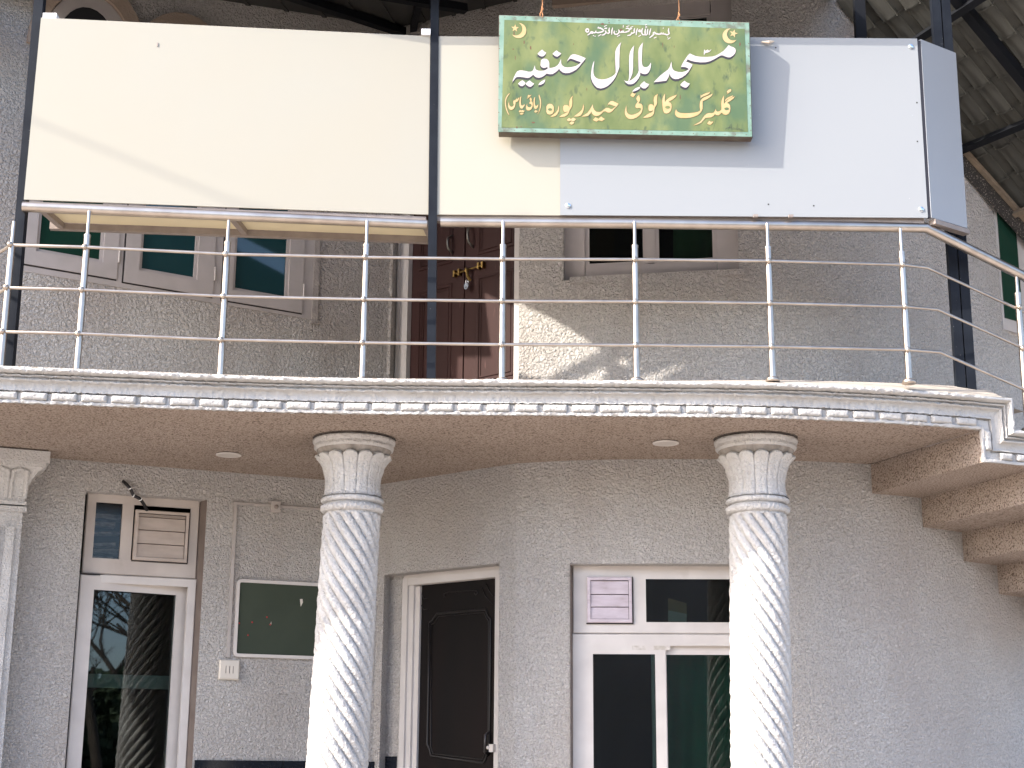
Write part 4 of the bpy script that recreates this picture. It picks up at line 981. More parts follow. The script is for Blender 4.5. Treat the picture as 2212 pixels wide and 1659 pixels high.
def on_p3(x, y):
    return on_plane3(x, y, Vector((xl_, 8.80, PZ0)), (Vector((xr, 8.80, PZ0))-Vector((xl_, 8.8, PZ0))).cross(Vector((xl_, 8.78, PZ1))-Vector((xl_, 8.8, PZ0))))
for x, y in ((1227, 444), (1990, 452), (1968, 100)):
    c = on_y(x, y, 8.797); q = MB()
    yy = 8.80+.003*(c.z-PZ0)/(PZ1-PZ0)
    q.tube([(c.x, yy+.002, c.z), (c.x, yy-.006, c.z), (c.x, yy-.010, c.z)], [.016, .016, .008], 16); part('screw_cap', q, M_CHROME, p3, smooth=True, sharp=30)
for x, y in ((1981.0, 221), (1982.0, 305), (1676, 102), (1660, 441), (1758, 444)):
    c = on_y(x, y, 8.797); yy = 8.80+.003*(c.z-PZ0)/(PZ1-PZ0)
    q = MB(); q.tube([(c.x, yy+.004, c.z), (c.x, yy-.0015, c.z)], .005, 8); part('screw_hole', q, M_DARK, p3)
q = MB(); c = on_y(1660, 88.5, 8.79); q.tube([(c.x-.045, 8.79, c.z-.008), (c.x, 8.78, c.z-.014), (c.x+.035, 8.79, c.z-.002)], [.004, .011, .003], 8); part('torn_film', q, mk('torn_film_m', (.5, .42, .33), .7), p3)
for x, y in ((1632, 461), (1708, 461.5)):
    c = on_y(x, y, 8.79); q = MB(); q.box(c.x-.014, c.x+.014, 8.775, 8.80, PZ0-.012, PZ0+.004); part('clip', q, M_ALU, p3)
p4 = root('grey_return_panel', 'narrow bluish grey panel folded back at the right end of the white panel', 'panel', (2.6, 8.9, PZ0))
q = MB(); aa = Vector((xr+.022, 8.80, PZ0)); bb = Vector((2.81, 8.985, PZ0))
sheet(q, [aa, bb, bb+Vector((.004, .004, PZ1-PZ0)), aa+Vector((.004, .004, PZ1-PZ0))], .02); part('sheet', q, M_GPAN, p4)
q = MB(); q.beam(aa+Vector((-.011, .014, 0)), aa+Vector((-.008, .016, PZ1-PZ0-.01)), .022, .022, Vector((0, 1, 0))); part('edge_strip', q, mk('black_joint', (.012, .01, .014), .5), p4)
q = MB(); q.beam(aa+Vector((.01, .028, -.02)), bb+Vector((0, .028, -.02)), .05, .03); part('frame_bar', q, M_ALU, p4)

# ------------------------------------------------------------------ canopy frame with three posts
CYF, CZF = 8.58, 6.36; CK = .435; YK = 10.2; ZK = CZF+CK*(YK-CYF); CK2 = (on_y(770, 52, 10.95).z-ZK)/(10.95-YK)
def canz(Y): return CZF+CK*(Y-CYF) if Y <= YK else ZK+CK2*(Y-YK)
CN2 = Vector((0, -CK2, 1)).normalized(); CP2 = Vector((0, YK, ZK))
CN = Vector((0, -CK, 1)).normalized(); CP = Vector((0, CYF, CZF)); cz_ = 6.33
cn = root('balcony_canopy', 'dark steel canopy with posts and grey sheets over the balcony', 'canopy', (-1, 9.3, ZT))
def sq_tube(q, a, b, w): return q.beam(a, b, w, w, Vector((0, 1, 0)))
def post_at(xt, yt, xb, yb, Y, w, lab, wd=None):
    t = on_y(xt, yt, Y); b_ = on_y(xb, yb, Y); q = MB()
    x = (t.x+b_.x)/2
    q.beam(Vector((b_.x, Y, ZT)), Vector((b_.x+(t.x-b_.x)*(cz_-ZT)/(t.z-b_.z), Y, cz_)), w, wd or w, Vector((0, 1, 0))); return part('post', q, M_BLK, cn, label=lab)
post_at(87, 0, 27, 700, 8.66, .058, 'left canopy post beside the cream signboard')
post_at(941, 0, 934, 700, 8.828, .052, 'centre canopy post between the two cream panels', .05)
# roof sheet of the canopy: unseen front part added, its holes shaped to throw the sun patches
def back_to(p):   # where the sun ray through p crosses the canopy plane
    p = Vector(p); k = CN.dot(CP-p)/CN.dot(SUN); return p+SUN*k
def onUD(x, y): t, z = UDF.px(x, y, -.13); return UDF.P(t, z, -.13)
hole = [back_to(onUD(1047, 633)), back_to(on_y(1128, 652, 10.17)), back_to(on_y(1180, 676, 10.12)), back_to(on_y(1245, 716, 10.07)), back_to(on_y(1286, 744, 10.03)), back_to(on_y(1294, 790, 10.02)), back_to(on_y(1290, 850, 10.02)),
        back_to(onUD(985, 880)), back_to(onUD(989, 772)), back_to(onUD(1062, 772))]
def on_can(p): return Vector((p[0], p[1], canz(p[1])))
H0 = [on_can((p.x, max(p.y, CYF+.012))) for p in hole]
loops = [H0]
for x, y, r in ((1327, 765, .045), (1362, 786, .05), (1332, 810, .06), (1396, 803, .045)):
    c = back_to(on_y(x, y, 10.0)); rr_ = random.Random(x)
    if c.y-r > CYF+.02: loops.append([on_can((c.x+r*1.2*rr_.uniform(.7, 1.2)*math.cos(-2*math.pi*i/9), c.y+r*rr_.uniform(.7, 1.1)*math.sin(-2*math.pi*i/9))) for i in range(9)])
outer = [on_can(c) for c in ((2.3, CYF), (-12, CYF), (-12, 9.5), (-6.4, 9.6), (-4.4, YK), (2.3, YK))]
q = MB(); allp = [p for L_ in [outer]+loops for p in L_]
q.v = [tuple(p) for p in allp]
for t in tessellate_polygon([outer]+loops): q.f.append(tuple(t))
q.v += [tuple(p+Vector((0, 0, .006))) for p in allp]; nn_ = len(allp); q.f += [tuple(i+nn_ for i in f) for f in list(q.f)]
part('roof_sheet', q, M_SHEET, cn)
q = MB(); q.prism([on_can(c) for c in ((2.3, YK+.001), (-4.4, YK+.001), (-3.6, 11.0), (-.9, 11.8), (2.3, 11.2))], (0, 0, .006)); part('roof_sheet', q, M_SHEET, cn)
q = MB()
for i in range(26):
    x = -4+.25*i
    if x < 2.1: q.beam(Vector((x, YK, canz(YK)-.004)), Vector((x+.1, 11.4, canz(11.4)-.004)), .03, .016)
part('sheet_ribs', q, M_SHEET, cn)
def cbeam(pts, w, h):
    o = CP2-CN2*h; a = on_plane3(*pts[0], o, CN2); b = on_plane3(*pts[1], o, CN2); q = MB(); d = (b-a); q.beam(a-d*pts[2], b+d*pts[3], w, .06); part('beam', q, M_BLK2, cn)
cbeam(((640, -6), (848, 62), .4, .35), .07, .05)
cbeam(((822, -12), (1006, 19), .0, .0), .06, .10)
cbeam(((905, 0), (892, 66), .4, .2), .05, .04)
q = MB(); q.beam(Vector((-3.4, 8.70, canz(8.70)-.035)), Vector((2.2, 8.78, canz(8.78)-.035)), .05, .05); part('beam', q, M_BLK2, cn)

# ------------------------------------------------------------------ tiled canopy over the stair
sc_ = root('stair_canopy', 'tiled canopy on black steel rafters sloping down over the stair at the right', 'canopy', (2.7, 8.95, ZT))
ua = Vector((.84, .54, 0))
Q0 = on_plan(1844, 78, (2.47, 10.25), (3.31, 10.79)); Q1 = on_plan(2087, 370, (2.47, 10.25), (3.31, 10.79)); Q2 = on_plan(2212, 490, (2.47, 10.25), (3.31, 10.79))
U = (Q2-Q0).normalized(); V = Vector((.54, -.84, 0)); V = (V-U*U.dot(V)).normalized(); NR_ = U.cross(V).normalized()
if NR_.z < 0: NR_ = -NR_
O_ = Q0
def RP(u, v, h=0): return O_+U*u+V*v+NR_*h
def rp_px(x, y, h=0):
    p = on_plane3(x, y, O_+NR_*h, NR_); d = p-O_; return d.dot(U), d.dot(V)
TW, TL_ = .215, .265
q = MB(); nx = 14
prof_t = []
for i in range(nx+1):
    s = i/nx
    h = .052*math.sin(math.pi*s/.42) if s < .42 else (.006*math.sin(math.pi*(s-.42)/.58*3)-.004)
    prof_t.append((s*TW*1.09-.006, h))
for k, (uu_, hh) in enumerate(((-.035, .004), (TL_*.98, .0), (TL_+.012, -.004), (TL_+.012, -.014), (TL_, -.016))):
    for (v_, h_) in prof_t: q.v.append((uu_, v_, h_*(1.0 if k < 2 else 1.12)+hh+.020*(uu_/TL_ < .001)))
for k in range(4):
    for i in range(nx): a = k*(nx+1)+i; q.f.append((a, a+1, a+nx+2, a+nx+1))
tme = bpy.data.meshes.new('roof_tile'); tme.from_pydata(q.v, [], q.f); tme.materials.append(M_TILE); tme.polygons.foreach_set('use_smooth', [True]*len(tme.polygons))
try: tme.set_sharp_from_angle(angle=R(35))
except Exception: pass
MR = Matrix((U, V, NR_)).transposed().to_4x4()
for i in range(-1, 13):
    for j in range(0, 13):
        o = bpy.data.objects.new('roof_tile', tme); COL.objects.link(o); o.parent = sc_
        o.matrix_local = Matrix.Translation(RP(i*TL_, j*TW-.02)-ORG[sc_.name]) @ MR @ Matrix.Rotation(random.uniform(-.006, .006), 4, 'Z')
def rbeam(x0, y0, x1, y1, w, h, e0=0, e1=0, mat=M_BLK2, nm='rafter', dep=-.05):
    a = rp_px(x0, y0, dep); b = rp_px(x1, y1, dep); A_ = RP(a[0], a[1], dep); B_ = RP(b[0], b[1], dep); d = B_-A_
    q = MB(); q.beam(A_-d*e0, B_+d*e1, w, h, NR_); return part(nm, q, mat, sc_)
rbeam(2085, 20, 2210, 172, .07, .07, .5, .6)
rbeam(1925, 122, 2045, 44, .05, .05, .5, 1.0, nm='purlin', dep=-.09)
rbeam(2100, 314, 2212, 268, .05, .05, .5, 1.0, nm='purlin', dep=-.06)
rbeam(2180, 468, 2212, 455, .04, .04, .0, 2.0, nm='purlin', dep=-.06, mat=M_TAN)
# wall side edge: speckled fascia and tan angle
q = MB(); q.beam(RP(.75, .05, -.085), RP(3.4, .05, -.085), .02, .15, NR_); part('wall_fascia', q, M_SPK, sc_)
q = MB(); q.beam(RP(.75, .085, -.03), RP(3.4, .085, -.03), .04, .028, NR_); part('edge_angle', q, M_TAN, sc_)
# twin post and the post above the left corner
for dx in (-.034, .030):
    t = on_y(2040, 0, 9.12); b_ = on_y(2084, 800, 9.12); k = (b_.x-t.x)/(b_.z-t.z)
    x0 = b_.x+dx; q = MB(); q.beam(Vector((x0, 9.12, ZT)), Vector((x0+.0, 9.12, 6.95)), .056, .05, Vector((0, 1, 0))); part('post', q, M_BLK, sc_)
t = on_y(1852, 40, 10.0); q = MB(); q.beam(Vector((t.x, 9.93, on_y(1855, 96, 9.93).z)), Vector((t.x, 9.93, 7.6)), .075, .06, Vector((0, 1, 0))); part('post', q, M_BLK2, sc_, label='short black post against the wall at the top edge')

# ------------------------------------------------------------------ hanging green sign
GC = {'TL': (1498/1.3888, 46/1.3888), 'TR': (2247/1.3888, 68/1.3888), 'BR': (2256/1.3888, 410/1.3888), 'BL': (1494/1.3888, 395/1.3888)}
gp0 = Vector((0.4, 8.69, 5.5)); gn = Vector((0, -1, -.045)).normalized()      # leans out a little at the foot
def sg(x, y, h=0):   # full-resolution sheet point on the sign's face
    return on_plane3(x/1.3888, y/1.3888, gp0, gn)+gn*h
sg_c = [sg(1494, 395), sg(2256, 410), sg(2247, 68), sg(1498, 46)]
gs = root('green_mosque_sign', 'weathered green painted sign with white and yellow Urdu lettering hanging over the panels', 'sign', (sg_c[0]+sg_c[1])*.5)
q = MB(); q.prism([sg(1496, 397, -.004), sg(2258, 412, -.004), sg(2249, 66, -.004), sg(1496, 44, -.004)], -gn*.075); part('wooden_back_frame', q, M_RIM, gs)
q = MB(); q.prism([p-gn*.004 for p in sg_c], gn*.004); part('mint_border', q, M_MINT, gs)
q = MB(); q.prism([sg(1504.6, 382.6), sg(2244, 396), sg(2234, 87), sg(1513, 59.7)], gn*.0012); part('green_field', q, M_GREEN, gs)
HF = .0020; HL = .0032
def glyph(name, polys, mat, h, org, s, dx=0, dy=0, grow=0):
    q = MB()
    for pl_ in polys:
        pts = [(org[0]+x/s+dx, org[1]+y/s+dy) for x, y in pl_]
        if grow:   # offset outline outwards
            n_ = len(pts); A = sum(pts[i][0]*pts[(i+1) % n_][1]-pts[(i+1) % n_][0]*pts[i][1] for i in range(n_)); sg_ = 1 if A > 0 else -1; o = []
            for i in range(n_):
                a = Vector(pts[i-1]); b = Vector(pts[i]); c = Vector(pts[(i+1) % n_])
                e1 = (b-a); e2 = (c-b)
                if e1.length < 1e-6 or e2.length < 1e-6: continue
                e1.normalize(); e2.normalize(); nn = Vector((e1.y+e2.y, -(e1.x+e2.x)))
                if nn.length < .3: nn = Vector((e1.x-e2.x, e1.y-e2.y))*sg_
                nn.normalize(); o.append((b.x+nn.x*grow*sg_, b.y+nn.y*grow*sg_))
            pts = o
        base = len(q.v); P_ = [sg(x, y, h) for x, y in pts]; q.v += [tuple(p) for p in P_]
        for t in tessellate_polygon([P_]): q.f.append(tuple(base+i for i in t))
    # a skin of paint: thin but closed downwards
    return part(name, q, mat, gs)
GA = ((1940, 120), 7.373, [
 [(955,302),(1010,330),(1090,362),(1200,378),(1330,380),(1450,370),(1530,350),(1610,305),(1700,245),(1755,185),(1815,115),(1850,145),(1910,160),(1955,190),(1972,240),(1955,300),(1910,350),(1850,386),(1800,388),(1740,370),(1690,348),(1640,345),(1590,372),(1500,425),(1400,475),(1300,498),(1180,500),(1060,485),(970,460),(905,432),(872,485),(930,505),(1012,545),(1000,580),(965,640),(920,710),(860,775),(780,830),(700,865),(630,870),(570,850),(530,810),(510,750),(480,830),(435,905),(300,922),(155,938),(220,870),(300,790),(390,720),(470,660),(510,600),(530,530),(550,480),(555,590),(575,650),(620,690),(700,712),(780,715),(860,695),(935,650),(895,620),(850,603),(758,598),(800,510),(850,430),(905,352)],
 [(835,905),(885,945),(955,970),(920,1020),(880,1055),(845,1058),(790,1035),(740,1000),(780,950)]])
GA2 = [[(1275,210),(1300,245),(1350,215),(1375,245),(1435,205),(1400,255),(1350,285),(1310,285),(1285,310),(1268,345),(1262,290),(1268,240)]]
GB = ((1760, 115), 9.482, [
 [(980,115),(960,190),(940,300),(935,450),(930,600),(930,820),(900,920),(860,1020),(820,1110),(760,1200),(690,1280),(600,1360),(500,1410),(400,1432),(300,1410),(230,1350),(170,1260),(135,1170),(120,1080),(130,960),(150,830),(180,710),(215,640),(210,720),(195,820),(190,920),(195,1010),(220,1080),(265,1130),(330,1160),(420,1175),(520,1170),(620,1140),(720,1090),(790,1040),(825,990),(825,900),(818,760),(810,560),(815,380),(850,280),(910,190)],
 [(1350,205),(1338,300),(1325,450),(1320,650),(1318,850),(1300,1000),(1270,1090),(1220,1200),(1180,1225),(1205,1120),(1210,1000),(1208,800),(1205,650),(1212,500),(1235,380),(1290,280)],
 [(1600,120),(1588,210),(1578,350),(1572,500),(1565,640),(1575,740),(1600,800),(1650,828),(1710,825),(1765,790),(1800,740),(1820,695),(1832,740),(1820,830),(1800,900),(1765,970),(1720,1010),(1650,1025),(1580,1010),(1520,975),(1520,1050),(1480,1140),(1420,1220),(1340,1290),(1260,1315),(1180,1310),(1110,1260),(1060,1195),(1110,1222),(1180,1225),(1260,1195),(1340,1140),(1410,1070),(1460,990),(1480,920),(1475,800),(1470,600),(1468,400),(1480,300),(1520,220)],
 [(1635,1225),(1680,1275),(1780,1312),(1740,1370),(1675,1430),(1610,1430),(1560,1405),(1510,1350),(1560,1290)],
 [(1530,1385),(1500,1440),(1440,1480),(1360,1510),(1290,1522),(1340,1465),(1400,1420),(1470,1395)]])
GCc = ((1520, 130), 8.508, [
 [(145,990),(180,880),(230,780),(270,720),(330,695),(400,695),(480,710),(560,730),(630,725),(670,700),(695,640),(718,565),(732,650),(760,685),(820,705),(890,708),(970,695),(1030,665),(1050,640),(1035,605),(1000,625),(940,635),(890,610),(862,565),(868,500),(875,440),(910,405),(960,395),(1020,405),(1065,445),(1088,510),(1088,635),(1150,632),(1230,610),(1300,565),(1345,500),(1385,398),(1390,500),(1400,540),(1430,580),(1480,610),(1560,620),(1650,612),(1760,585),(1850,535),(1895,485),(1800,455),(1700,415),(1630,393),(1595,415),(1540,465),(1560,420),(1600,360),(1640,310),(1690,283),(1750,285),(1850,315),(1940,350),(2020,388),(1980,440),(1930,500),(1860,590),(1780,670),(1700,720),(1600,760),(1500,768),(1430,745),(1370,700),(1340,655),(1300,700),(1240,750),(1170,790),(1100,795),(1020,775),(960,830),(890,870),(820,885),(750,870),(700,830),(680,800),(640,840),(580,880),(520,888),(440,875),(350,862),(270,862),(220,890),(185,950)],
 [(905,162),(950,210),(1012,245),(975,300),(930,338),(880,340),(830,315),(785,270),(840,215)], [(1272,182),(1320,225),(1398,262),(1350,310),(1290,348),(1230,330),(1170,268),(1220,225)],
 [(400,945),(440,975),(482,1015),(460,1060),(400,1100),(350,1090),(288,1035),(340,985)], [(585,950),(640,1000),(705,1035),(660,1080),(615,1115),(560,1105),(500,1060),(482,1030),(530,985)],
 [(985,925),(975,980),(945,1025),(880,1060),(805,1068),(840,1015),(900,965)]])
GD = ((2010, 250), 9.617, [
 [(175,755),(195,800),(230,835),(300,862),(420,870),(560,868),(700,850),(800,830),(860,800),(870,760),(858,690),(858,600),(875,520),(910,465),(960,420),(1040,385),(1120,355),(1180,330),(1235,300),(1200,360),(1140,415),(1060,465),(980,500),(942,520),(938,580),(942,660),(938,740),(915,800),(870,860),(800,920),(700,965),(580,995),(450,1005),(330,1005),(240,990),(180,955),(148,900),(145,840),(160,790)],
 [(1165,250),(1130,300),(1070,340),(980,375),(915,400),(880,440),(885,330),(910,360),(960,320),(1050,285),(1120,268)],
 [(670,1222),(740,1180),(840,1130),(890,1090),(940,1010),(1000,930),(1060,880),(1130,862),(1200,868),(1260,850),(1295,800),(1320,740),(1330,800),(1370,825),(1430,810),(1480,770),(1482,700),(1475,600),(1485,500),(1510,430),(1555,355),(1558,450),(1550,540),(1555,600),(1620,520),(1700,450),(1790,410),(1870,382),(1820,450),(1740,510),(1660,560),(1640,575),(1690,590),(1730,640),(1740,720),(1730,810),(1690,880),(1620,915),(1550,905),(1500,860),(1480,850),(1440,900),(1390,930),(1330,920),(1295,890),(1250,950),(1180,990),(1100,995),(1020,1005),(960,1070),(900,1140),(800,1190)],
 [(1825,350),(1790,400),(1720,430),(1640,480),(1590,530),(1595,480),(1640,430),(1720,390)],
 [(1740,172),(1768,195),(1755,235),(1700,275),(1630,325),(1665,285),(1635,245),(1680,195)],
 [(1135,1085),(1170,1115),(1250,1108),(1220,1150),(1170,1200),(1120,1195),(1070,1160),(1100,1120)]])
GE = ((1860, 260), 11.06, [
 [(410,195),(460,235),(530,240),(490,295),(445,352),(390,335),(342,295),(375,245)],
 [(635,275),(640,320),(665,390),(665,450),(640,510),(605,555),(660,565),(710,585),(745,640),(750,730),(735,810),(700,890),(640,960),(560,1020),(460,1070),(360,1085),(270,1060),(205,1000),(165,920),(160,830),(180,730),(212,625),(215,720),(215,800),(240,870),(290,920),(360,942),(440,935),(530,905),(620,860),(680,800),(705,750),(690,725),(640,710),(570,722),(520,700),(508,650),(520,600),(560,545),(590,495),(550,440),(540,390),(570,330)],
 [(1255,250),(1235,330),(1225,430),(1228,540),(1205,620),(1160,690),(1140,760),(1135,830),(1120,900),(1080,960),(1020,1005),(930,1030),(850,1035),(760,1048),(820,990),(900,930),(990,885),(1060,850),(1100,810),(1085,790),(1050,810),(990,820),(950,790),(940,720),(945,640),(975,600),(1030,590),(1090,605),(1130,660),(1130,560),(1115,460),(1125,360),(1170,300)],
 [(1490,235),(1495,330),(1482,430),(1490,520),(1550,440),(1640,370),(1750,320),(1890,270),(1840,350),(1760,420),(1680,470),(1610,510),(1670,540),(1710,600),(1715,680),(1700,760),(1660,840),(1600,885),(1540,900),(1480,880),(1440,820),(1415,720),(1405,600),(1400,480),(1410,390),(1450,300)]])
GF = ((1620, 270), 8.508, [
 [(250,355),(310,370),(350,430),(355,500),(350,560),(310,615),(250,635),(190,615),(162,560),(165,500),(162,430),(195,375)],
 [(480,395),(488,460),(475,550),(440,620),(400,665),(330,685),(260,690),(320,640),(400,580),(450,520),(465,450)],
 [(838,148),(820,220),(825,310),(820,400),(790,470),(755,520),(735,580),(700,640),(640,680),(560,692),(485,700),(540,650),(620,610),(690,570),(705,550),(660,572),(610,555),(590,500),(590,430),(620,390),(680,385),(730,410),(752,450),(745,360),(750,280),(790,200)],
 [(740,712),(785,745),(850,710),(920,750),(870,800),(825,800),(790,780),(735,808),(680,770)], [(800,805),(875,825),(850,870),(805,892),(745,855)],
 [(1105,360),(1122,430),(1110,520),(1080,600),(1040,655),(980,680),(860,682),(930,630),(1010,570),(1070,510),(1095,430)],
 [(1345,372),(1360,460),(1390,520),(1440,560),(1510,570),(1570,555),(1620,510),(1680,465),(1740,460),(1800,490),(1840,490),(1895,455),(1935,425),(1870,405),(1800,375),(1755,368),(1715,410),(1750,340),(1800,290),(1850,285),(1930,320),(2008,358),(1960,420),(1900,480),(1850,540),(1790,580),(1730,580),(1680,550),(1620,550),(1570,610),(1500,660),(1430,672),(1370,650),(1325,600),(1312,550),(1280,610),(1230,660),(1160,680),(1060,685),(1130,640),(1210,590),(1270,510),(1310,440)],
 [(1415,700),(1490,740),(1560,680),(1610,720),(1658,745),(1580,800),(1500,775),(1440,812),(1350,770)]])
GG = ((1500, 260), 13.825, [
 [(390,275),(405,300),(340,380),(280,480),(250,600),(248,720),(265,860),(310,1000),(380,1170),(368,1190),(300,1080),(240,920),(210,760),(210,600),(240,470),(300,360)],
 [(385,605),(380,680),(385,770),(430,830),(480,845),(540,820),(575,770),(555,690),(552,620),(590,550),(615,600),(640,560),(700,490),(715,540),(760,480),(795,455),(770,560),(720,630),(650,640),(640,740),(610,850),(560,930),(490,970),(420,965),(360,900),(335,810),(350,700)],
 [(880,405),(865,520),(860,640),(865,740),(890,790),(940,795),(985,760),(1015,735),(1025,770),(990,840),(940,910),(890,920),(840,880),(810,800),(805,680),(810,560),(835,450)],
 [(830,975),(880,1000),(940,975),(985,1010),(1035,1000),(985,1060),(930,1068),(880,1045),(820,1072),(775,1035)], [(890,1085),(930,1110),(990,1110),(930,1160),(860,1162),(815,1130)],
 [(1270,455),(1305,490),(1320,550),(1300,610),(1345,650),(1360,740),(1345,850),(1300,940),(1230,990),(1160,995),(1100,960),(1080,890),(1090,800),(1130,705),(1125,790),(1150,850),(1210,870),(1280,850),(1315,790),(1300,740),(1260,720),(1215,710),(1230,650),(1265,610),(1240,560),(1230,500)],
 [(1195,340),(1220,375),(1305,345),(1240,420),(1180,470),(1105,520),(1160,450),(1145,400)],
 [(1455,440),(1445,550),(1440,680),(1450,760),(1480,808),(1530,800),(1560,765),(1590,755),(1575,840),(1530,910),(1470,940),(1420,900),(1395,800),(1392,660),(1400,540),(1425,460)],
 [(1490,980),(1525,1010),(1575,1020),(1530,1060),(1475,1085),(1425,1050),(1440,1010)],
 [(1620,330),(1660,430),(1700,570),(1705,720),(1690,880),(1640,1020),(1550,1170),(1600,1060),(1645,920),(1662,760),(1655,600),(1605,380)]])
for org, s, pl_ in (GA, GB, GCc):
    for g in pl_:
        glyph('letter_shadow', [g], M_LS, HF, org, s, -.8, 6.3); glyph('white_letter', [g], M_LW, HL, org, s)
glyph('white_letter', GA2, M_LW, HL, GA[0], GA[1])
for org, s, pl_ in (GD, GE, GF, GG):
    for g in pl_:
        glyph('letter_outline', [g], M_LO, HF, org, s, grow=1.3); glyph('yellow_letter', [g], M_LY, HL, org, s)
def ell(cx, cy, rx, ry, n=16): return [(cx+rx*math.cos(2*math.pi*i/n), cy+ry*math.sin(2*math.pi*i/n)) for i in range(n)]
glyph('letter_eye', [ell(1630, 740, 66, 40)], M_GREEN, HL+.001, *GD[:2]); glyph('letter_eye', [ell(1578, 692, 82, 48)], M_GREEN, HL+.001, *GE[:2]); glyph('letter_eye', [ell(255, 502, 52, 34)], M_GREEN, HL+.001, *GF[:2])
def stroke(pts, w0, taper=True):
    n_ = len(pts); L = []; Rr = []
    for i, p in enumerate(pts):
        a = Vector(pts[max(i-1, 0)]); b = Vector(pts[min(i+1, n_-1)]); d = (b-a).normalized(); nn = Vector((-d.y, d.x)); ww_ = w0/2*(.55 if taper and i in (0, n_-1) else 1)
        L.append(tuple(Vector(p)+nn*ww_)); Rr.append(tuple(Vector(p)-nn*ww_))
    return L, Rr
def strokes(name, lst, w0, mat, org, s, h):
    q = MB()
    for pts in lst:
        L, Rr = stroke(pts, w0); base = len(q.v)
        for a, b in zip(L, Rr):
            q.v.append(tuple(sg(org[0]+a[0]/s, org[1]+a[1]/s, h))); q.v.append(tuple(sg(org[0]+b[0]/s, org[1]+b[1]/s, h)))
        for i in range(len(pts)-1): q.f.append((base+2*i, base+2*i+1, base+2*i+3, base+2*i+2))
    return part(name, q, mat, gs)
HS = [
 [[(162+32*math.cos(a), 162+36*math.sin(a)) for a in [2*math.pi*i/12 for i in range(13)]]],
 [[(165,268),(215,232),(250,190),(285,195),(280,225),(240,222)],[(285,215),(325,212),(350,200),(352,165)],[(350,208),(400,212),(460,200),(505,185),(522,158),(480,125),(440,105),(415,118)],[(285,272),(310,282)],[(320,285),(345,292)],[(400,290),(470,246)],[(405,80),(412,100),(388,112)]],
 [[(480,268),(530,255),(575,215),(570,180),(545,170)],[(650,100),(640,160),(652,205),(625,228),(580,210)],[(540,105),(555,125),(570,108),(588,122),(592,98)],[(530,76),(596,46)]],
 [[(722,100),(704,170),(700,255)]],
 [[(762,165),(750,210),(775,245),(820,250),(858,215),(868,175),(850,142)],[(792,182),(812,188)],[(868,195),(905,208),(930,178),(965,175),(950,205),(925,205)],[(960,205),(1020,198),(1080,175),(1100,140),(1050,110),(1010,125)],[(958,45),(955,98)],[(1022,80),(1090,58)],[(818,298),(885,262)]],
 [[(1045,278),(1105,265),(1148,225),(1130,200)],[(1205,110),(1195,170),(1202,205),(1160,225),(1130,200)],[(1105,110),(1120,135),(1135,115),(1150,130)],[(1110,98),(1175,72)]],
 [[(1272,115),(1248,190),(1240,268)]],
 [[(1350,160),(1310,150),(1290,175),(1330,190),(1360,185)],[(1385,110),(1365,165),(1368,225),(1395,262),(1425,255)],[(1448,120),(1438,190),(1440,250),(1470,255)],[(1500,125),(1490,180),(1492,235),(1465,262),(1420,262)],[(1450,72),(1458,98),(1468,78),(1482,92)],[(1436,48),(1480,26)],[(1292,296),(1350,266)]],
 [[(1568,115),(1545,190),(1530,268)]],
 [[(1535,328),(1590,285),(1640,240),(1612,222),(1640,200),(1680,235),(1740,245),(1785,240),(1800,205)],[(1795,240),(1835,240),(1840,205)],[(1835,242),(1880,242),(1925,262),(1972,235),(1955,165),(1962,110)],[(1632,336),(1690,306)],[(1842,100),(1840,122)],[(1938,300),(1942,320)],[(1940,356),(1996,320)]]]
for w_ in HS: strokes('small_white_word', w_, 30, M_LW, (1740, 70), 7.373, HL)
strokes('signature', [[(1670,1365),(1720,1250),(1770,1170),(1775,1260),(1768,1365)],[(1600,1350),(1612,1310),(1690,1280),(1780,1280)],[(1790,1360),(1830,1275),(1836,1350),(1870,1285),(1878,1350),(1905,1290)],[(1950,1165),(1918,1350),(1950,1345),(1975,1300),(1950,1290)],[(1975,1350),(2010,1300),(2000,1345),(2060,1335),(2120,1365)]], 13, M_SIGN_INK, (2010, 250), 9.617, HL)
def crescent(cx, cy, r, ix, iy, ir, name):   # outer circle minus inner circle
    d = math.hypot(ix-cx, iy-cy); a = (r*r-ir*ir+d*d)/(2*d); h = math.sqrt(max(0, r*r-a*a)); ang = math.atan2(iy-cy, ix-cx)
    t1 = math.atan2(h, a); t2 = math.atan2(h, a-d); N = 20; pts = []
    for i in range(N+1): th = ang+t1+(2*math.pi-2*t1)*i/N; pts.append((cx+r*math.cos(th), cy+r*math.sin(th)))
    for i in range(1, N): th = ang-t2-(2*math.pi-2*t2)*i/N; pts.append((ix+ir*math.cos(th), iy+ir*math.sin(th)))
    glyph(name, [pts], M_LY, HL, (1480, 30), 2.765)
def star(cx, cy, r, rot):
    pts = [(cx+(r if i % 2 == 0 else r*.42)*math.cos(rot+math.pi*i/5), cy+(r if i % 2 == 0 else r*.42)*math.sin(rot+math.pi*i/5)) for i in range(10)]
    glyph('star', [pts], M_LY, HL, (1480, 30), 2.765)
crescent(210, 172, 63, 186, 158, 55, 'crescent'); star(180, 153, 33, -1.5); crescent(1962, 217, 62, 1990, 203, 52, 'crescent'); star(1992, 197, 36, -1.3)
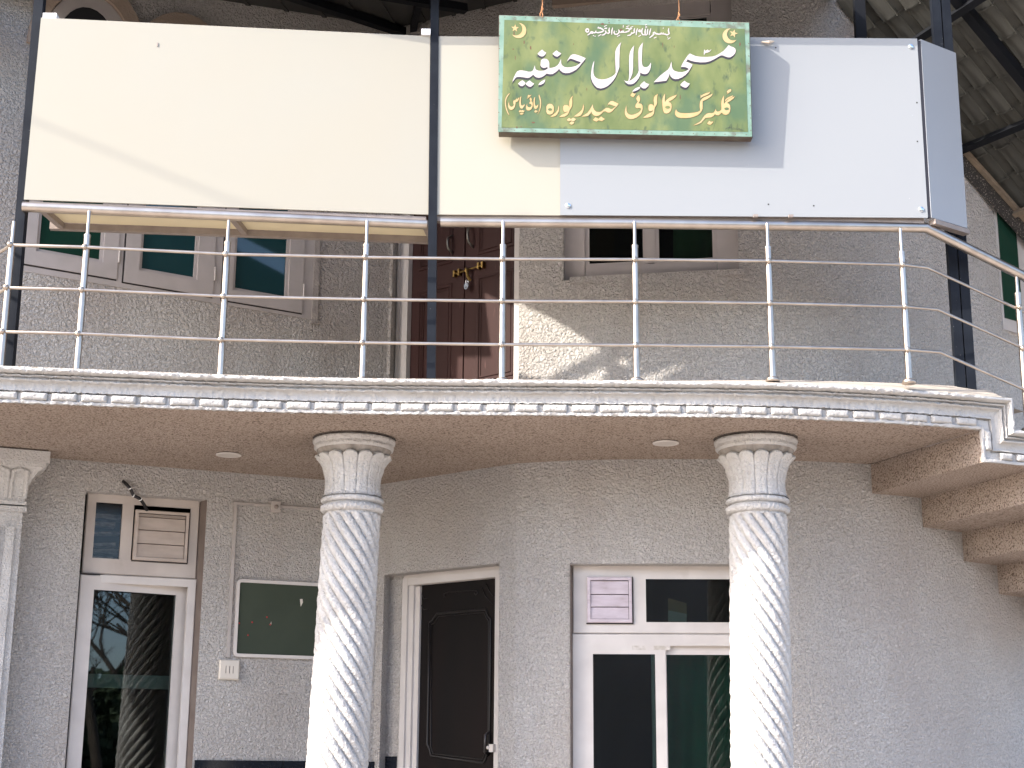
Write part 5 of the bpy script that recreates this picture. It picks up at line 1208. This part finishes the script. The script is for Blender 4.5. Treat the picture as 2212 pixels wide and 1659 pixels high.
# nails round the border, rust marks and scratches
q = MB()
def dot(x, y, r, h):
    b = len(q.v); q.v += [tuple(sg(x+r*math.cos(i*math.pi/3), y+r*math.sin(i*math.pi/3), h)) for i in range(6)]; q.f.append(tuple(b+i for i in range(6)))
for i in range(24):
    s = (i+.5)/24; dot(1498+749*s, 50+22*s+1, 1.5, .0015); dot(1496+758*s, 390+14*s, 1.4, .0015)
for i in range(9):
    s = (i+.5)/9; dot(1499-3*s, 50+345*s, 1.5, .0015); dot(2244+9*s, 75+335*s, 1.5, .0015)
part('border_nails', q, M_RUST, gs, stuff=True)
q = MB()
rs = random.Random(3)
for x, y, a, b in ((172, 200, 5, 30), (255, 270, 5, 16), (310, 315, 6, 20), (165, 325, 7, 5), (182, 395, 3, 22), (665, 285, 3, 8), (705, 418, 6, 6), (960, 105, 4, 7), (1405, 290, 3, 28), (1500, 305, 3, 12), (1925, 395, 3, 10), (775, 660, 3, 12), (330, 935, 14, 8), (1550, 725, 3, 22), (1785, 115, 20, 3), (905, 118, 16, 10), (2045, 285, 6, 18), (300, 720, 8, 9), (1060, 165, 12, 10), (195, 975, 6, 10), (230, 970, 4, 6)):
    x = 1480+x/2.765; y = 30+y/2.765; N = 8; base = len(q.v)
    q.v += [tuple(sg(x+a/2.765*math.cos(2*math.pi*i/N)*rs.uniform(.7, 1.2), y+b/2.765*math.sin(2*math.pi*i/N)*rs.uniform(.7, 1.2), .0018)) for i in range(N)]; q.f.append(tuple(base+i for i in range(N)))
part('rust_marks', q, M_RUST, gs, stuff=True)
strokes('scratch', [[(535, 75), (600, 130), (675, 190)], [(1240, 400), (1320, 405)], [(1980, 480), (1960, 560)], [(1955, 640), (1920, 760)], [(1850, 900), (1820, 1000)], [(2030, 700), (2010, 750)], [(1100, 455), (1130, 475)]], 4, mk('scratch_dark', (.06, .10, .05), .7), (1480, 30), 2.765, .0018)
for x, y0 in ((1627, 48), (2038, 66)):
    a = sg(x, y0+4, -.01); q = MB(); top = a+Vector((-.01, .03, .9))
    q.tube([a+gn*.012, a+Vector((.004, 0, .02)), a+Vector((-.006, .0, .05)), a+Vector((.002, 0, .09)), top], .0028 if x > 1800 else .004, 6); q.tube([a+Vector((-.008, 0, .0)), a+Vector((-.014, 0, .03)), a+Vector((.006, 0, .06)), a+Vector((-.004, 0, .08))], .004, 6); part('hanging_wire', q, M_WIRE, gs, smooth=True)

# ------------------------------------------------------------------ what stands in front of the building, out of frame, and is mirrored in the glass
q = MB(); q.add([(-120, -120, 0), (120, -120, 0), (120, 120, 0), (-120, 120, 0)], [(0, 1, 2, 3)]); structure('ground', q, M_PAVE)
q = MB(); q.box(-6, 4.6, 8.35, 16, .004, ZF); structure('porch_floor', q, mk('porch_cement', (.34, .30, .26), .85, col2=(.28, .25, .22), nscale=3))
q = MB(); q.box(-9, 2.6, -15, -9.5, .0, 5.6); single('neighbour_house', q, M_BRICK, 'plain rendered house across the street', 'house', (-3, -12, 0))
def tree(x, y, h, seed, lab):
    rt = root('bare_tree', lab, 'tree', (x, y, 0), 'trees across the street'); rr = random.Random(seed); q = MB()
    def br(p, d, L, r, k):
        pts = [p]; dd = d.copy()
        for i in range(4):
            dd = (dd+Vector((rr.uniform(-.2, .2), rr.uniform(-.2, .2), rr.uniform(-.05, .12)))).normalized(); pts.append(pts[-1]+dd*L/4)
        q.tube(pts, [r, r*.9, r*.8, r*.72, r*.62], 6, cap=False)
        if k > 0:
            for i in range(3 if k > 1 else 4):
                a = rr.choice(pts[2:]); nd = (dd+Vector((rr.uniform(-1, 1), rr.uniform(-1, 1), rr.uniform(-.3, .6)))*.9).normalized(); br(a, nd, L*rr.uniform(.55, .8), r*.55, k-1)
    br(Vector((x, y, 0)), Vector((0, 0, 1)), h*.42, .13, 5); part('branches', q, M_BARK, rt, smooth=True)
tree(13.2, -2.2, 8, 4, 'bare tree nearest the road'); tree(16.5, -4.6, 9, 8, 'bare tree further right'); tree(15.0, -1.2, 8, 13, 'slender bare tree beside the hedge end')
rr = random.Random(5); q = MB()
for i in range(26000):
    x = rr.uniform(3, 32); y = rr.uniform(-9.5, -7.5)+max(0, x-10)*.16; top = 3.3+.5*math.sin(x*1.7)+.5*math.sin(x*4.1+1); z = rr.uniform(0, 1)**.6*top
    p = Vector((x, y, z)); a = Vector((rr.uniform(-1, 1), rr.uniform(-1, 1), rr.uniform(-1, 1))).normalized()*.13; b = a.cross(Vector((rr.uniform(-1, 1), rr.uniform(-1, 1), rr.uniform(-1, 1)))).normalized()*.13
    q.add([p-a, p+b, p+a, p-b], [(0, 1, 2, 3)])
hd = single('hedge', q, M_LEAF, 'dark evergreen hedge across the street', 'hedge', (9, -9, 0)); hd['kind'] = 'stuff'

def shad(x, y, L_): p = on_y(x, y, 8.62 if x < 200 else 8.70); return p+SUN*L_
a = shad(78, 268, 6.4); b = shad(495, 428, 6.7); d = b-a
q = MB(); q.tube([a-d*2.2+Vector((0, 0, .9)), a-d+Vector((0, 0, .18)), a-d*.5+Vector((0, 0, .05)), a, b, b+d*.6+Vector((0, 0, .1)), b+d*1.6+Vector((0, 0, .6))], .008, 8)
single('overhead_cable', q, M_CABLE, 'black service cable strung high in front of the balcony', 'cable', a, smooth=True)
